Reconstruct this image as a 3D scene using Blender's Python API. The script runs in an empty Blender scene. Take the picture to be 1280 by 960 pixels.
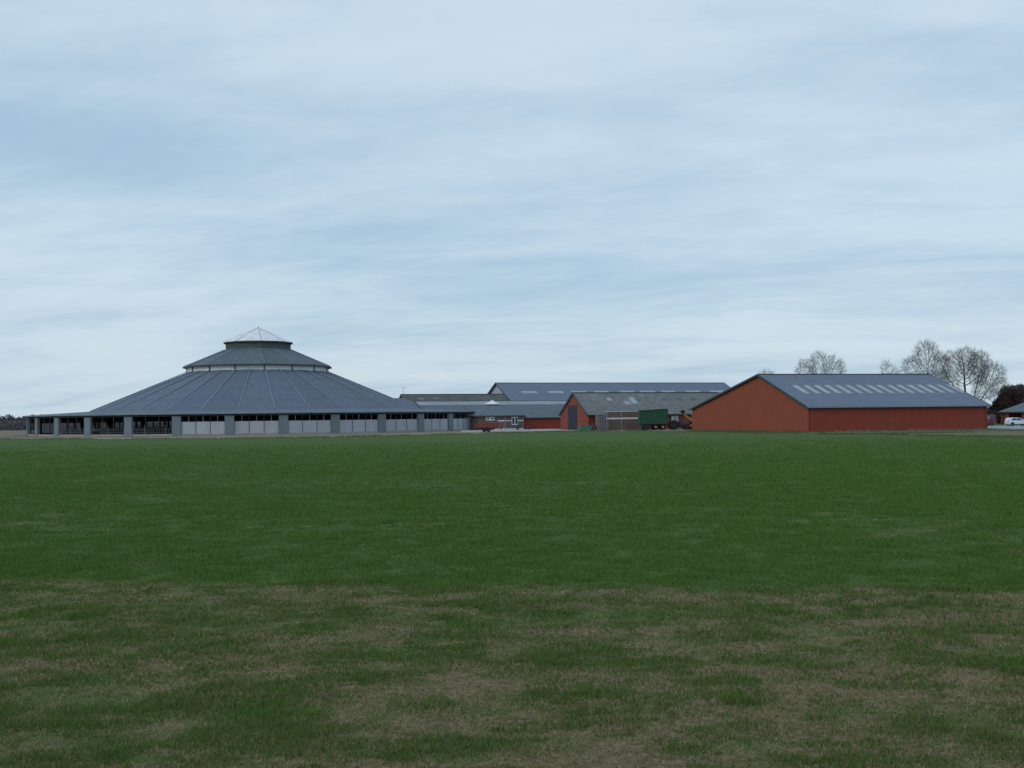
import bpy, math, random
import numpy as np
from mathutils import Vector, Matrix

PI = math.pi
R_ = math.radians
rnd = random.Random(11)
S = bpy.context.scene
COL = S.collection

# ------------------------------------------------------------------ camera
CAM_H = 2.5
cd = bpy.data.cameras.new('camera')
cam = bpy.data.objects.new('camera', cd)
COL.objects.link(cam)
cd.sensor_width = 36.0
cd.lens = 36.0 * 1400 / 1280
cd.clip_start = 0.1
cd.clip_end = 30000
cam.location = (0, 0, CAM_H)
cam.rotation_mode = 'XYZ'
cam.matrix_world = (Matrix.Translation((0, 0, CAM_H)) @ Matrix.Rotation(R_(90 + 1.72), 4, 'X')
                    @ Matrix.Rotation(R_(-0.66), 4, 'Z'))
S.camera = cam
S.view_settings.view_transform = 'Standard'
S.view_settings.look = 'None'
S.view_settings.exposure = 0.0
S.view_settings.gamma = 1.0

# ------------------------------------------------------------------ world: Nishita sky behind a layered overcast
SUN_EL, SUN_AZ = 32.0, -125.0     # degrees; azimuth from +Y towards +X (behind the camera, to the left)
w = bpy.data.worlds.new("World")
S.world = w
w.use_nodes = True
nt = w.node_tree
nt.nodes.clear()
def N(t, **kw):
    n = nt.nodes.new(t)
    for k, v in kw.items():
        setattr(n, k, v)
    return n
def L(a, b): nt.links.new(a, b)
def M(op, a, b=None, c=None, clamp=False):
    n = N('ShaderNodeMath', operation=op, use_clamp=clamp)
    for i, v in enumerate((a, b, c)):
        if v is None: continue
        if isinstance(v, (int, float)): n.inputs[i].default_value = v
        else: L(v, n.inputs[i])
    return n.outputs[0]
def MIXC(f, a, b):
    n = N('ShaderNodeMix', data_type='RGBA')
    for s, v in ((n.inputs[0], f), (n.inputs[6], a), (n.inputs[7], b)):
        if isinstance(v, (int, float)): s.default_value = v
        elif isinstance(v, tuple): s.default_value = (*v, 1)
        else: L(v, s)
    return n.outputs[2]
out = N('ShaderNodeOutputWorld')
bg = N('ShaderNodeBackground')
bg.inputs['Strength'].default_value = 0.10
L(bg.outputs[0], out.inputs[0])
sky = N('ShaderNodeTexSky', sky_type='NISHITA', sun_disc=False)
sky.sun_elevation = R_(SUN_EL)
sky.sun_rotation = R_(SUN_AZ)
sky.air_density = 1.0
sky.dust_density = 1.5
tc = N('ShaderNodeTexCoord')
sp = N('ShaderNodeSeparateXYZ')
L(tc.outputs['Generated'], sp.inputs[0])
zc = M('ADD', M('MAXIMUM', sp.outputs[2], 0.0), 0.12)
u0 = M('DIVIDE', sp.outputs[0], zc)
v0 = M('DIVIDE', sp.outputs[1], zc)
u = M('ADD', M('MULTIPLY', u0, math.cos(-.28)), M('MULTIPLY', v0, math.sin(-.28)))      # cloud streets run a little askew
v = M('SUBTRACT', M('MULTIPLY', v0, math.cos(-.28)), M('MULTIPLY', u0, math.sin(-.28)))
def cloud(su, sv, sc, det, seed, rough=.55, dist=.0):
    c = N('ShaderNodeCombineXYZ')
    L(M('MULTIPLY', u, su), c.inputs[0]); L(M('MULTIPLY', v, sv), c.inputs[1]); c.inputs[2].default_value = seed
    n = N('ShaderNodeTexNoise', noise_dimensions='3D')
    n.inputs['Scale'].default_value = sc
    n.inputs['Detail'].default_value = det
    n.inputs['Roughness'].default_value = rough
    n.inputs['Distortion'].default_value = dist
    L(c.outputs[0], n.inputs['Vector'])
    return n.outputs[0]
SEED = 30.2
n1 = cloud(.55, 1.0, .80, 5, SEED, .52, .5)        # broad banks
n2 = cloud(.50, 1.0, 2.2, 6, SEED + 8.1, .55, .8)      # long thin streaks
n3 = cloud(.8, 1.2, 6.5, 6, SEED + 1.3, .62, .4)      # fine mottling
s = M('ADD', M('ADD', M('MULTIPLY', n1, .64), M('MULTIPLY', n2, .22)), M('MULTIPLY', n3, .14))
rr = N('ShaderNodeMapRange', interpolation_type='SMOOTHSTEP')
rr.inputs['From Min'].default_value = .33
rr.inputs['From Max'].default_value = .63
L(s, rr.inputs['Value'])
t = rr.outputs[0]
cl = MIXC(t, (4.0, 5.75, 7.4), (6.35, 7.75, 8.9))
# low layer near the horizon a little duller and greener
hz = N('ShaderNodeMapRange', interpolation_type='SMOOTHSTEP')
hz.inputs['From Min'].default_value = 0.0
hz.inputs['From Max'].default_value = .16
L(sp.outputs[2], hz.inputs['Value'])
cl2 = MIXC(t, (4.2, 5.85, 7.4), (6.4, 7.65, 8.5))
cl3 = MIXC(hz.outputs[0], cl2, cl)
fin = MIXC(.90, sky.outputs[0], cl3)
L(fin, bg.inputs['Color'])

sl = bpy.data.lights.new('sun', 'SUN')
sl.energy = 0.6
sl.angle = R_(25)
sl.color = (1.0, .96, .9)
sun = bpy.data.objects.new('sun', sl)
COL.objects.link(sun)
az = R_(SUN_AZ)
sd = Vector((math.sin(az) * math.cos(R_(SUN_EL)), math.cos(az) * math.cos(R_(SUN_EL)), math.sin(R_(SUN_EL))))
sun.rotation_euler = (-sd).to_track_quat('-Z', 'Y').to_euler()
sun.location = (-60, -60, 80)

# ------------------------------------------------------------------ materials
MATS = {}
def mat(name, col, rough=.8, var=.12, scale=2.0, bump=0.0, bscale=20, metal=0, stretch=(1, 1, 1), col2=None, c2scale=.4,
        c2amt=.5, wave=None, spec=.3, trans=0.0):
    m = bpy.data.materials.new(name)
    m.use_nodes = True
    t = m.node_tree
    b = t.nodes['Principled BSDF']
    b.inputs['Roughness'].default_value = rough
    b.inputs['Metallic'].default_value = metal
    b.inputs['Specular IOR Level'].default_value = spec
    if trans: b.inputs['Transmission Weight'].default_value = trans
    tc = t.nodes.new('ShaderNodeTexCoord')
    mp = t.nodes.new('ShaderNodeMapping')
    mp.inputs['Scale'].default_value = stretch
    oi = t.nodes.new('ShaderNodeObjectInfo')
    va = t.nodes.new('ShaderNodeVectorMath'); va.operation = 'MULTIPLY_ADD'          # every copy gets its own stretch of the noise
    t.links.new(oi.outputs['Random'], va.inputs[0]); va.inputs[1].default_value = (61, 37, 83)
    t.links.new(tc.outputs['Object'], va.inputs[2])
    t.links.new(va.outputs[0], mp.inputs[0])
    n = t.nodes.new('ShaderNodeTexNoise')
    n.inputs['Scale'].default_value = scale
    n.inputs['Detail'].default_value = 6
    t.links.new(mp.outputs[0], n.inputs['Vector'])
    ramp = t.nodes.new('ShaderNodeMapRange')
    ramp.inputs['From Min'].default_value = .3
    ramp.inputs['From Max'].default_value = .7
    ramp.inputs['To Min'].default_value = 1 - var
    ramp.inputs['To Max'].default_value = 1 + var
    t.links.new(n.outputs[0], ramp.inputs[0])
    orr = t.nodes.new('ShaderNodeMapRange'); orr.inputs['To Min'].default_value = 1 - var * .45; orr.inputs['To Max'].default_value = 1 + var * .45
    t.links.new(oi.outputs['Random'], orr.inputs[0])
    mm = t.nodes.new('ShaderNodeMath'); mm.operation = 'MULTIPLY'
    t.links.new(ramp.outputs[0], mm.inputs[0]); t.links.new(orr.outputs[0], mm.inputs[1])
    base = None
    if col2 is not None:
        n2 = t.nodes.new('ShaderNodeTexNoise')
        n2.inputs['Scale'].default_value = c2scale
        n2.inputs['Detail'].default_value = 5
        t.links.new(mp.outputs[0], n2.inputs['Vector'])
        r2 = t.nodes.new('ShaderNodeMapRange')
        r2.interpolation_type = 'SMOOTHSTEP'
        r2.inputs['From Min'].default_value = .42
        r2.inputs['From Max'].default_value = .66
        r2.inputs['To Max'].default_value = c2amt
        t.links.new(n2.outputs[0], r2.inputs[0])
        mx = t.nodes.new('ShaderNodeMix'); mx.data_type = 'RGBA'
        mx.inputs[6].default_value = (*col, 1); mx.inputs[7].default_value = (*col2, 1)
        t.links.new(r2.outputs[0], mx.inputs[0])
        base = mx.outputs[2]
    vm = t.nodes.new('ShaderNodeVectorMath'); vm.operation = 'SCALE'
    if base: t.links.new(base, vm.inputs[0])
    else: vm.inputs[0].default_value = col
    t.links.new(mm.outputs[0], vm.inputs['Scale'])
    t.links.new(vm.outputs[0], b.inputs['Base Color'])
    if bump:
        bn = t.nodes.new('ShaderNodeBump')
        bn.inputs['Strength'].default_value = bump
        bn.inputs['Distance'].default_value = .03
        if wave:
            wv = t.nodes.new('ShaderNodeTexWave')
            wv.bands_direction = wave[0]
            wv.inputs['Scale'].default_value = wave[1]
            t.links.new(tc.outputs['Object'], wv.inputs['Vector'])
            t.links.new(wv.outputs[0], bn.inputs['Height'])
        else:
            n3 = t.nodes.new('ShaderNodeTexNoise')
            n3.inputs['Scale'].default_value = bscale
            n3.inputs['Detail'].default_value = 4
            t.links.new(mp.outputs[0], n3.inputs['Vector'])
            t.links.new(n3.outputs[0], bn.inputs['Height'])
        t.links.new(bn.outputs[0], b.inputs['Normal'])
    MATS[name] = m
    return m

mat('round_roof', (.112, .142, .195), .75, .13, 1.1, .3, 9, col2=(.115, .14, .17), c2scale=.12, c2amt=.7, stretch=(1, 1, 1))
mat('round_roof_upper', (.105, .13, .165), .8, .18, 1.2, .3, 9, col2=(.10, .135, .12), c2scale=.2, c2amt=.6)
mat('seam_metal', (.165, .195, .24), .6, .12, 2)
mat('pale_sheet', (.80, .80, .80), .6, .12, 1.5, col2=(.6, .64, .61), c2scale=.5, c2amt=.5)
mat('panel_white', (.60, .62, .68), .55, .07, 1.2, col2=(.50, .52, .58), c2scale=.7, c2amt=.5, stretch=(1, 1, .4))
mat('pier_grey', (.185, .22, .245), .85, .12, 2.0, .2, 12, col2=(.15, .19, .22), c2scale=.8)
mat('gutter', (.26, .31, .38), .6, .1, 1)
mat('dark_steel', (.05, .055, .065), .7, .2, 2)
mat('dark_timber', (.09, .07, .06), .85, .25, 3, stretch=(1, 1, .3))
mat('galvanised', (.34, .40, .43), .5, .12, 3, metal=.3)
mat('concrete', (.36, .35, .32), .9, .12, .6, .3, 10, col2=(.27, .26, .23), c2scale=.3)
mat('barn_floor', (.13, .115, .09), .95, .25, .6, .3, 6, col2=(.2, .17, .11), c2scale=.3)
mat('red_wall', (.29, .054, .034), .8, .10, 1.4, .25, 9, stretch=(1.2, 1.2, .4), col2=(.23, .056, .035), c2scale=.35, c2amt=.7)
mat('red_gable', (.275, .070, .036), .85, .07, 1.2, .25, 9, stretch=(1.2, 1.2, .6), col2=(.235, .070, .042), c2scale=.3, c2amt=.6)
mat('red_brick', (.235, .060, .042), .9, .2, 2.4, .3, 14, col2=(.22, .065, .05), c2scale=.5, c2amt=.7)
mat('brown_cladding', (.17, .115, .095), .85, .18, 2, .2, 9, stretch=(1.5, 1.5, .2), col2=(.13, .10, .085), c2scale=.6)
mat('roof_slate', (.135, .165, .22), .75, .09, 1.0, .35, 9, col2=(.12, .155, .205), c2scale=.15, c2amt=.7)
mat('roof_grey', (.115, .14, .17), .8, .13, 1.2, .3, 9, col2=(.11, .135, .15), c2scale=.2, c2amt=.7)
mat('roof_old', (.17, .175, .18), .9, .20, 1.3, .4, 7, col2=(.155, .155, .14), c2scale=.33, c2amt=.7)
mat('roof_brown', (.12, .125, .115), .9, .2, 1.3, .4, 7, col2=(.10, .10, .12), c2scale=.3, c2amt=.8)
mat('patch_sheet', (.20, .19, .19), .85, .15, 1.5, .2, 9)
mat('ridge_sheet', (.26, .29, .33), .6, .14, .7)
mat('roof_lights', (.29, .33, .38), .45, .12, .9, stretch=(1, 1, 1))
mat('roof_lights_clear', (.30, .32, .34), .4, .16, .8)
mat('blue_grey_wall', (.40, .45, .50), .8, .08, .8, .2, 8, stretch=(1, 1, .2))
mat('white_trim', (.74, .75, .76), .6, .06, 2)
mat('verge_dark', (.06, .068, .075), .7, .15, 2)
mat('verge_green', (.10, .125, .115), .8, .15, 2)
mat('door_dark', (.042, .048, .060), .7, .18, 2, stretch=(2, 2, .3))
mat('glass_dark', (.03, .04, .05), .15, .1, 1, spec=.6)
mat('glass_pale', (.25, .32, .36), .2, .1, 1, spec=.6)
mat('rubber', (.02, .02, .022), .85, .2, 6)
mat('trailer_green', (.024, .088, .050), .6, .2, 1.5, col2=(.028, .062, .042), c2scale=.8)
mat('skip_green', (.06, .20, .15), .7, .15, 2)
mat('trailer_red', (.22, .05, .045), .6, .25, 2, col2=(.2, .05, .045), c2scale=1.0)
mat('tractor_paint', (.085, .038, .055), .5, .2, 2)
mat('yellow_paint', (.50, .30, .08), .5, .2, 2, col2=(.35, .2, .08), c2scale=1)
mat('rim_yellow', (.55, .38, .14), .5, .2, 4)
mat('rim_grey', (.42, .44, .46), .4, .1, 4, metal=.5)
mat('car_silver', (.62, .70, .76), .3, .03, 1, spec=.6)
mat('van_red', (.17, .018, .040), .4, .1, 1, spec=.5)
mat('van_pale', (.32, .17, .22), .4, .1, 1)
mat('lamp_red', (.4, .02, .02), .3, .05, 1)
mat('lamp_clear', (.7, .7, .7), .2, .05, 1)
mat('bark', (.10, .092, .075), .95, .25, 3, .3, 20, col2=(.09, .105, .065), c2scale=.8)
mat('twigs', (.15, .135, .125), .95, .25, .4)
mat('twigs_green', (.155, .15, .12), .95, .25, .4)
mat('wind_net', (.15, .105, .10), .9, .15, 1.5)
mat('wood_twigs', (.105, .102, .115), .95, .35, .06)
mat('russet_leaves', (.085, .048, .042), .9, .3, .5, col2=(.055, .045, .04), c2scale=.35, c2amt=.9)
mat('dark_leaves', (.045, .055, .03), .9, .4, .6)
mat('gravel', (.205, .175, .125), .95, .22, .5, .5, 12, col2=(.135, .115, .08), c2scale=.09, c2amt=.9)
mat('track', (.33, .285, .215), .95, .15, .5, .4, 12, col2=(.25, .21, .15), c2scale=.12)
mat('asphalt', (.27, .29, .30), .9, .1, .6, .3, 14)
mat('lawn', (.065, .125, .035), .95, .2, .6, .5, 10, col2=(.09, .12, .045), c2scale=.1)
mat('margin', (.125, .115, .055), .95, .2, .7, .5, 10, col2=(.062, .115, .024), c2scale=.05, c2amt=1.0)
mat('shaded_foot_earth', (.10, .085, .055), .95, .3, .8, .5, 9, col2=(.055, .08, .03), c2scale=.5, c2amt=.8)  # brown earth, with shade at the wall foot worked into its darker colour
mat('earth', (.13, .105, .075), .95, .22, .4, .5, 9, col2=(.10, .115, .055), c2scale=.02, c2amt=.9)
mat('rubble', (.25, .21, .17), .95, .3, .8, .3, 10)
mat('weeds', (.10, .12, .05), .95, .3, 1.5)
mat('straw', (.24, .19, .10), .95, .3, 1.5, .4, 12)
mat('manure', (.04, .035, .028), .95, .3, 1.5, .4, 12)
mat('plaster', (.30, .22, .18), .9, .1, 1.5)

def see_through(name, amt, col):
    t = MATS[name].node_tree; b = t.nodes['Principled BSDF']; o = t.nodes['Material Output']
    tr_ = t.nodes.new('ShaderNodeBsdfTranslucent'); tr_.inputs[0].default_value = (*col, 1)
    mx = t.nodes.new('ShaderNodeMixShader'); mx.inputs[0].default_value = amt
    t.links.new(b.outputs[0], mx.inputs[1]); t.links.new(tr_.outputs[0], mx.inputs[2]); t.links.new(mx.outputs[0], o.inputs['Surface'])
see_through('panel_white', .35, (.8, .8, .84))
see_through('wind_net', .3, (.30, .22, .21))

# ------------------------------------------------------------------ mesh helpers
class MB:
    def __init__(s): s.v = []; s.f = []
    def add(s, vs, fs):
        o = len(s.v); s.v += [tuple(p) for p in vs]; s.f += [tuple(i + o for i in f) for f in fs]; return s
    def box(s, x0, x1, y0, y1, z0, z1):
        return s.add([(x0, y0, z0), (x1, y0, z0), (x1, y1, z0), (x0, y1, z0), (x0, y0, z1), (x1, y0, z1), (x1, y1, z1), (x0, y1, z1)],
                     [(3, 2, 1, 0), (4, 5, 6, 7), (0, 1, 5, 4), (1, 2, 6, 5), (2, 3, 7, 6), (3, 0, 4, 7)])
    def slab(s, pts, th):
        """planar polygon (counter-clockwise seen from outside) thickened inwards"""
        p = [Vector(q) for q in pts]
        n = (p[1] - p[0]).cross(p[2] - p[0]).normalized()
        k = len(p)
        lo = [q - n * th for q in p]
        return s.add(p + lo, [tuple(range(k)), tuple(range(2 * k - 1, k - 1, -1))] +
                     [(i, k + i, k + (i + 1) % k, (i + 1) % k) for i in range(k)])
    def bar(s, a, b, w, h=None, up=(0, 0, 1)):
        h = h or w
        a = Vector(a); b = Vector(b); d = (b - a).normalized(); up = Vector(up)
        if abs(d.dot(up)) > .97: up = Vector((1, 0, 0))
        sx = d.cross(up).normalized() * (w / 2); sy = sx.cross(d).normalized() * (h / 2)
        vs = [a - sx - sy, a + sx - sy, a + sx + sy, a - sx + sy, b - sx - sy, b + sx - sy, b + sx + sy, b - sx + sy]
        return s.add(vs, [(3, 2, 1, 0), (4, 5, 6, 7), (0, 1, 5, 4), (1, 2, 6, 5), (2, 3, 7, 6), (3, 0, 4, 7)][:6])
    def lathe(s, prof, c=(0, 0, 0), axis='z', n=14):
        vs = []; fs = []; k = len(prof)
        for i in range(n):
            a = 2 * PI * i / n
            for r, z in prof:
                p = (r * math.cos(a), r * math.sin(a), z)
                if axis == 'y': p = (p[0], p[2], p[1])
                if axis == 'x': p = (p[2], p[0], p[1])
                vs.append((p[0] + c[0], p[1] + c[1], p[2] + c[2]))
        for i in range(n):
            j = (i + 1) % n
            for q in range(k - 1): fs.append((i * k + q, j * k + q, j * k + q + 1, i * k + q + 1))
        fs.append(tuple(i * k for i in range(n))[::-1]); fs.append(tuple(i * k + k - 1 for i in range(n)))
        return s.add(vs, fs)
    def extr(s, prof, y0, y1, inset=None):
        """(x,z) outline extruded along y; inset(x,z) gives how far a side tucks in"""
        k = len(prof); f = inset or (lambda x, z: 0)
        vs = [(x, y0 + f(x, z), z) for x, z in prof] + [(x, y1 - f(x, z), z) for x, z in prof]
        return s.add(vs, [tuple(range(k)), tuple(range(2 * k - 1, k - 1, -1))] + [(i, k + i, k + (i + 1) % k, (i + 1) % k) for i in range(k)])
    def mesh(s, name, m):
        me = bpy.data.meshes.new(name)
        me.from_pydata(s.v, [], s.f); me.materials.append(MATS[m]); me.update()
        return me

def fixn(me):
    import bmesh
    b = bmesh.new(); b.from_mesh(me); bmesh.ops.recalc_face_normals(b, faces=b.faces); b.to_mesh(me); b.free()

def put(name, mb, m=None, parent=None, loc=(0, 0, 0), rz=0.0, label=None, cat=None, group=None, kind=None, smooth=False):
    if isinstance(mb, MB):
        me = mb.mesh(name, m); fixn(me)
    else: me = mb
    if smooth:
        me.polygons.foreach_set('use_smooth', [True] * len(me.polygons))
    o = bpy.data.objects.new(name, me); COL.objects.link(o)
    o.location = loc; o.rotation_euler = (0, 0, rz)
    if parent: o.parent = parent
    tag(o, label, cat, group, kind)
    return o
def tag(o, label=None, cat=None, group=None, kind=None):
    if label: o['label'] = label
    if cat: o['category'] = cat
    if group: o['group'] = group
    if kind: o['kind'] = kind
    return o
def thing(name, label, cat, loc=(0, 0, 0), rz=0.0, group=None):
    o = bpy.data.objects.new(name, None); COL.objects.link(o); o.empty_display_size = .5
    o.location = loc; o.rotation_euler = (0, 0, rz)
    return tag(o, label, cat, group)
def mesh_np(name, verts, faces_flat, per, m, kind=None, label=None, cat=None, parent=None, loc=(0, 0, 0), smooth=False):
    me = bpy.data.meshes.new(name)
    nf = len(faces_flat) // per
    me.vertices.add(len(verts)); me.vertices.foreach_set('co', np.asarray(verts, np.float32).ravel())
    me.loops.add(nf * per); me.loops.foreach_set('vertex_index', np.asarray(faces_flat, np.int32))
    me.polygons.add(nf); me.polygons.foreach_set('loop_start', np.arange(nf, dtype=np.int32) * per)
    if smooth: me.polygons.foreach_set('use_smooth', np.ones(nf, bool))
    me.update(calc_edges=True)
    me.materials.append(MATS[m] if isinstance(m, str) else m)
    o = bpy.data.objects.new(name, me); COL.objects.link(o); o.location = loc
    if parent: o.parent = parent
    return tag(o, label, cat, None, kind)

# ------------------------------------------------------------------ numeric noise shared by ground and grass
def vnoise(x, y, seed=0):
    xi = np.floor(x).astype(np.int64); yi = np.floor(y).astype(np.int64)
    fx = x - xi; fy = y - yi
    fx = fx * fx * fx * (fx * (fx * 6 - 15) + 10); fy = fy * fy * fy * (fy * (fy * 6 - 15) + 10)
    def h(a, b):
        n = (a * 374761393 + b * 668265263 + seed * 1442695041) & 0x7fffffff
        n = (n ^ (n >> 13)) * 1274126177 & 0x7fffffff
        return ((n ^ (n >> 16)) & 0xffff) / 65535.0
    a = h(xi, yi); b = h(xi + 1, yi); c = h(xi, yi + 1); d = h(xi + 1, yi + 1)
    return (a * (1 - fx) + b * fx) * (1 - fy) + (c * (1 - fx) + d * fx) * fy
def fbm(x, y, oct=4, seed=0, gain=.55):
    s = 0; a = 1; t = 0
    for i in range(oct):
        ca, sa = math.cos(i * .9 + .3), math.sin(i * .9 + .3)
        s = s + a * vnoise((x * ca - y * sa) * 2 ** i + 17.3 * i, (x * sa + y * ca) * 2 ** i - 9.1 * i, seed + i); t += a; a *= gain
    return s / t
def dryness(x, y):
    """0 = full green crop, 1 = dead thatch and bare soil"""
    edge = 17.4 - .14 * x + 2.6 * (fbm(x * .9, y * .9, 5, 5, .65) - .5)
    zone = np.clip((edge - y) / 1.3, 0, 1)
    n = fbm(x * .85, y * 1.45, 6, 21, .80)
    patch = np.clip((n - .38) / .26, 0, 1)
    n2 = fbm(x * .3, y * .6, 3, 77)
    d = zone * (.46 + .40 * patch + .45 * (fbm(x * 4.2, y * 5.5, 3, 57) - .5) + .75 * (fbm(x * 1.3, y * 7.5, 3, 66) - .5)) * np.clip(.55 + 1.2 * (n2 - .3), .4, 1)
    # faint wheel lines and thin spots inside the crop
    for yy, k, am in ((26.4, .02, .55), (28.3, .02, .45), (49, .03, .5), (51, .03, .45), (36, .01, .3), (38, .01, .3), (72, .03, .4), (74.5, .03, .35)):
        d = np.maximum(d, am * np.exp(-((y - yy - k * x - .5 * (fbm(x * .2, y * 0, 2, 9) - .5)) / (.22 + .006 * yy)) ** 2) * np.clip(fbm(x * .35, y * .3, 3, 31) * 2.6 - .7, 0, 1))
    d = np.maximum(d, np.clip((fbm(x * .16, y * .10, 4, 43) - .60) / .2, 0, .32))
    return d
def relief(x, y):
    k = np.clip((60 - y) / 40, 0, 1) * np.clip((y + 5) / 6, 0, 1)
    return (.07 * (fbm(x * .8, y * .8, 3, 3) - .5) + .035 * (fbm(x * 4, y * 4, 2, 13) - .5)) * k - .0

# ------------------------------------------------------------------ ground
ys = np.concatenate([np.linspace(-80, 3, 12)[:-1], 3 * (70 / 3) ** np.linspace(0, 1, 420)[:-1], 70 * (9000 / 70) ** np.linspace(0, 1, 90)])
ts = np.concatenate([-np.geomspace(40, .85, 10), np.linspace(-.8, .8, 440), np.geomspace(.85, 40, 10)])
YY, TT = np.meshgrid(ys, ts, indexing='ij')
XX = TT * np.maximum(np.abs(YY), 8) * .72
XX = np.where((YY < 8) & (np.abs(TT) > .8), TT * 40, XX)
ZZ = relief(XX, YY)
rows, cols = YY.shape
V = np.stack([XX, YY, ZZ], -1).reshape(-1, 3)
ii = np.arange(rows * cols).reshape(rows, cols)
F = np.stack([ii[:-1, :-1], ii[:-1, 1:], ii[1:, 1:], ii[1:, :-1]], -1).reshape(-1)

gm = bpy.data.materials.new('field_ground'); gm.use_nodes = True
g = gm.node_tree; gb = g.nodes['Principled BSDF']
gb.inputs['Roughness'].default_value = .95; gb.inputs['Specular IOR Level'].default_value = .1
ga = g.nodes.new('ShaderNodeAttribute'); ga.attribute_name = 'dry'
gt = g.nodes.new('ShaderNodeTexCoord')
def gn(sc, det, st=(1, 1, 1), ro=.6):
    mp = g.nodes.new('ShaderNodeMapping'); mp.inputs['Scale'].default_value = st
    g.links.new(gt.outputs['Object'], mp.inputs[0])
    n = g.nodes.new('ShaderNodeTexNoise'); n.inputs['Scale'].default_value = sc; n.inputs['Detail'].default_value = det
    n.inputs['Roughness'].default_value = ro
    g.links.new(mp.outputs[0], n.inputs['Vector']); return n.outputs[0]
def gmix(f, a, b):
    n = g.nodes.new('ShaderNodeMix'); n.data_type = 'RGBA'
    for s_, v_ in ((n.inputs[0], f), (n.inputs[6], a), (n.inputs[7], b)):
        if isinstance(v_, (int, float)): s_.default_value = v_
        elif isinstance(v_, tuple): s_.default_value = (*v_, 1)
        else: g.links.new(v_, s_)
    return n.outputs[2]
def gr(v_, a, b, c=0, d=1):
    n = g.nodes.new('ShaderNodeMapRange'); n.interpolation_type = 'SMOOTHSTEP'
    n.inputs['From Min'].default_value = a; n.inputs['From Max'].default_value = b
    n.inputs['To Min'].default_value = c; n.inputs['To Max'].default_value = d
    g.links.new(v_, n.inputs[0]); return n.outputs[0]
green = gmix(gr(gn(2.2, 9, (1, .6, 1), .75), .35, .65), (.048, .088, .019), (.092, .150, .038))
green = gmix(gr(gn(.12, 5, (1, .5, 1)), .4, .7, 0, .35), green, (.070, .114, .028))
soil = gmix(gr(gn(14, 6), .35, .65), (.12, .092, .052), (.23, .18, .105))
soil = gmix(gr(gn(60, 3), .55, .75, 0, .6), soil, (.27, .235, .165))
colr = gmix(gr(ga.outputs['Fac'], .10, .75), green, soil)
g.links.new(colr, gb.inputs['Base Color'])
bp = g.nodes.new('ShaderNodeBump'); bp.inputs['Strength'].default_value = .8; bp.inputs['Distance'].default_value = .05
g.links.new(gn(9, 7), bp.inputs['Height']); g.links.new(bp.outputs[0], gb.inputs['Normal'])
fo = mesh_np('field', V, F, 4, gm, kind='structure', smooth=True)
at = fo.data.attributes.new('dry', 'FLOAT', 'POINT')
at.data.foreach_set('value', dryness(V[:, 0], V[:, 1]).astype(np.float32))

def sheet(name, pts, z, m):
    """flat ground sheet, triangulated polygon, edges roughened a little"""
    P = []
    for i in range(len(pts)):
        a, b = pts[i], pts[(i + 1) % len(pts)]
        n = max(1, int(math.hypot(b[0] - a[0], b[1] - a[1]) / 4))
        for k in range(n):
            t_ = k / n
            P.append((a[0] + (b[0] - a[0]) * t_ + rnd.uniform(-.3, .3), a[1] + (b[1] - a[1]) * t_ + rnd.uniform(-.7, .7)))
    from mathutils.geometry import tessellate_polygon
    tri = tessellate_polygon([[Vector((x, y, 0)) for x, y in P]])
    me = bpy.data.meshes.new(name); me.from_pydata([(x, y, z) for x, y in P], [], tri); me.materials.append(MATS[m]); fixn(me)
    if me.polygons[0].normal.z < 0: me.flip_normals()
    o = bpy.data.objects.new(name, me); COL.objects.link(o); o['kind'] = 'structure'
    return o
edge = [(-240, 196), (-130, 186), (-82, 179), (-73, 176), (-57, 165.5), (-38.7, 160), (-25.8, 163), (-16.9, 168.5), (-6.5, 180), (2.7, 188), (13.9, 193), (22, 189), (29, 178), (35, 160), (39, 149)]
sheet('farmyard', edge + [(41, 154), (31, 192), (72, 205), (130, 215), (150, 330), (-10, 420), (-240, 420)], .012, 'gravel')
sheet('farm_track', edge[2:12] + [(22.5, 196), (13.5, 201), (2, 197), (-8, 188), (-18, 176), (-27, 171), (-39, 168), (-57, 173), (-74, 183)], .024, 'track')
sheet('concrete_yard', [(-9, 197), (2, 203), (12, 205.5), (13.5, 207), (8, 238), (3, 236), (-2, 228), (-8, 228), (-11, 232)], .036, 'concrete')
sheet('brown_field', [(-900, 430), (900, 430), (2500, 3000), (-2500, 3000)], .012, 'earth')
sheet('dirt_strip', [(31, 168), (36, 147), (38.5, 138), (41.5, 136), (50, 138), (60, 143), (72, 151), (73, 166), (69.5, 163.5), (41.2, 155.4), (33.5, 181), (31, 191), (26.5, 189)], .03, 'shaded_foot_earth')  # earth along the red barn, toned darker to ground the walls in shade
sheet('field_margin', [(44, 132), (47, 118), (52, 106), (60, 97), (80, 92), (120, 96), (190, 110), (190, 135), (130, 140), (74, 150), (60, 144), (50, 139)], .016, 'margin')
sheet('grass_verge', [(70.5, 152), (76, 140), (120, 131), (180, 140), (180, 166), (71, 161)], .02, 'lawn')
sheet('footpath', [(66, 151), (72, 143), (84, 134), (120, 124), (120, 128), (86, 139.5), (73.5, 154)], .032, 'track')
sheet('driveway', [(71, 163.5), (78, 159.5), (180, 163), (180, 200), (88, 203), (72, 192), (72.5, 166)], .028, 'asphalt')
sheet('lawn', [(88, 203.5), (180, 200.5), (180, 260), (80, 260), (78, 210)], .024, 'lawn')

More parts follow.
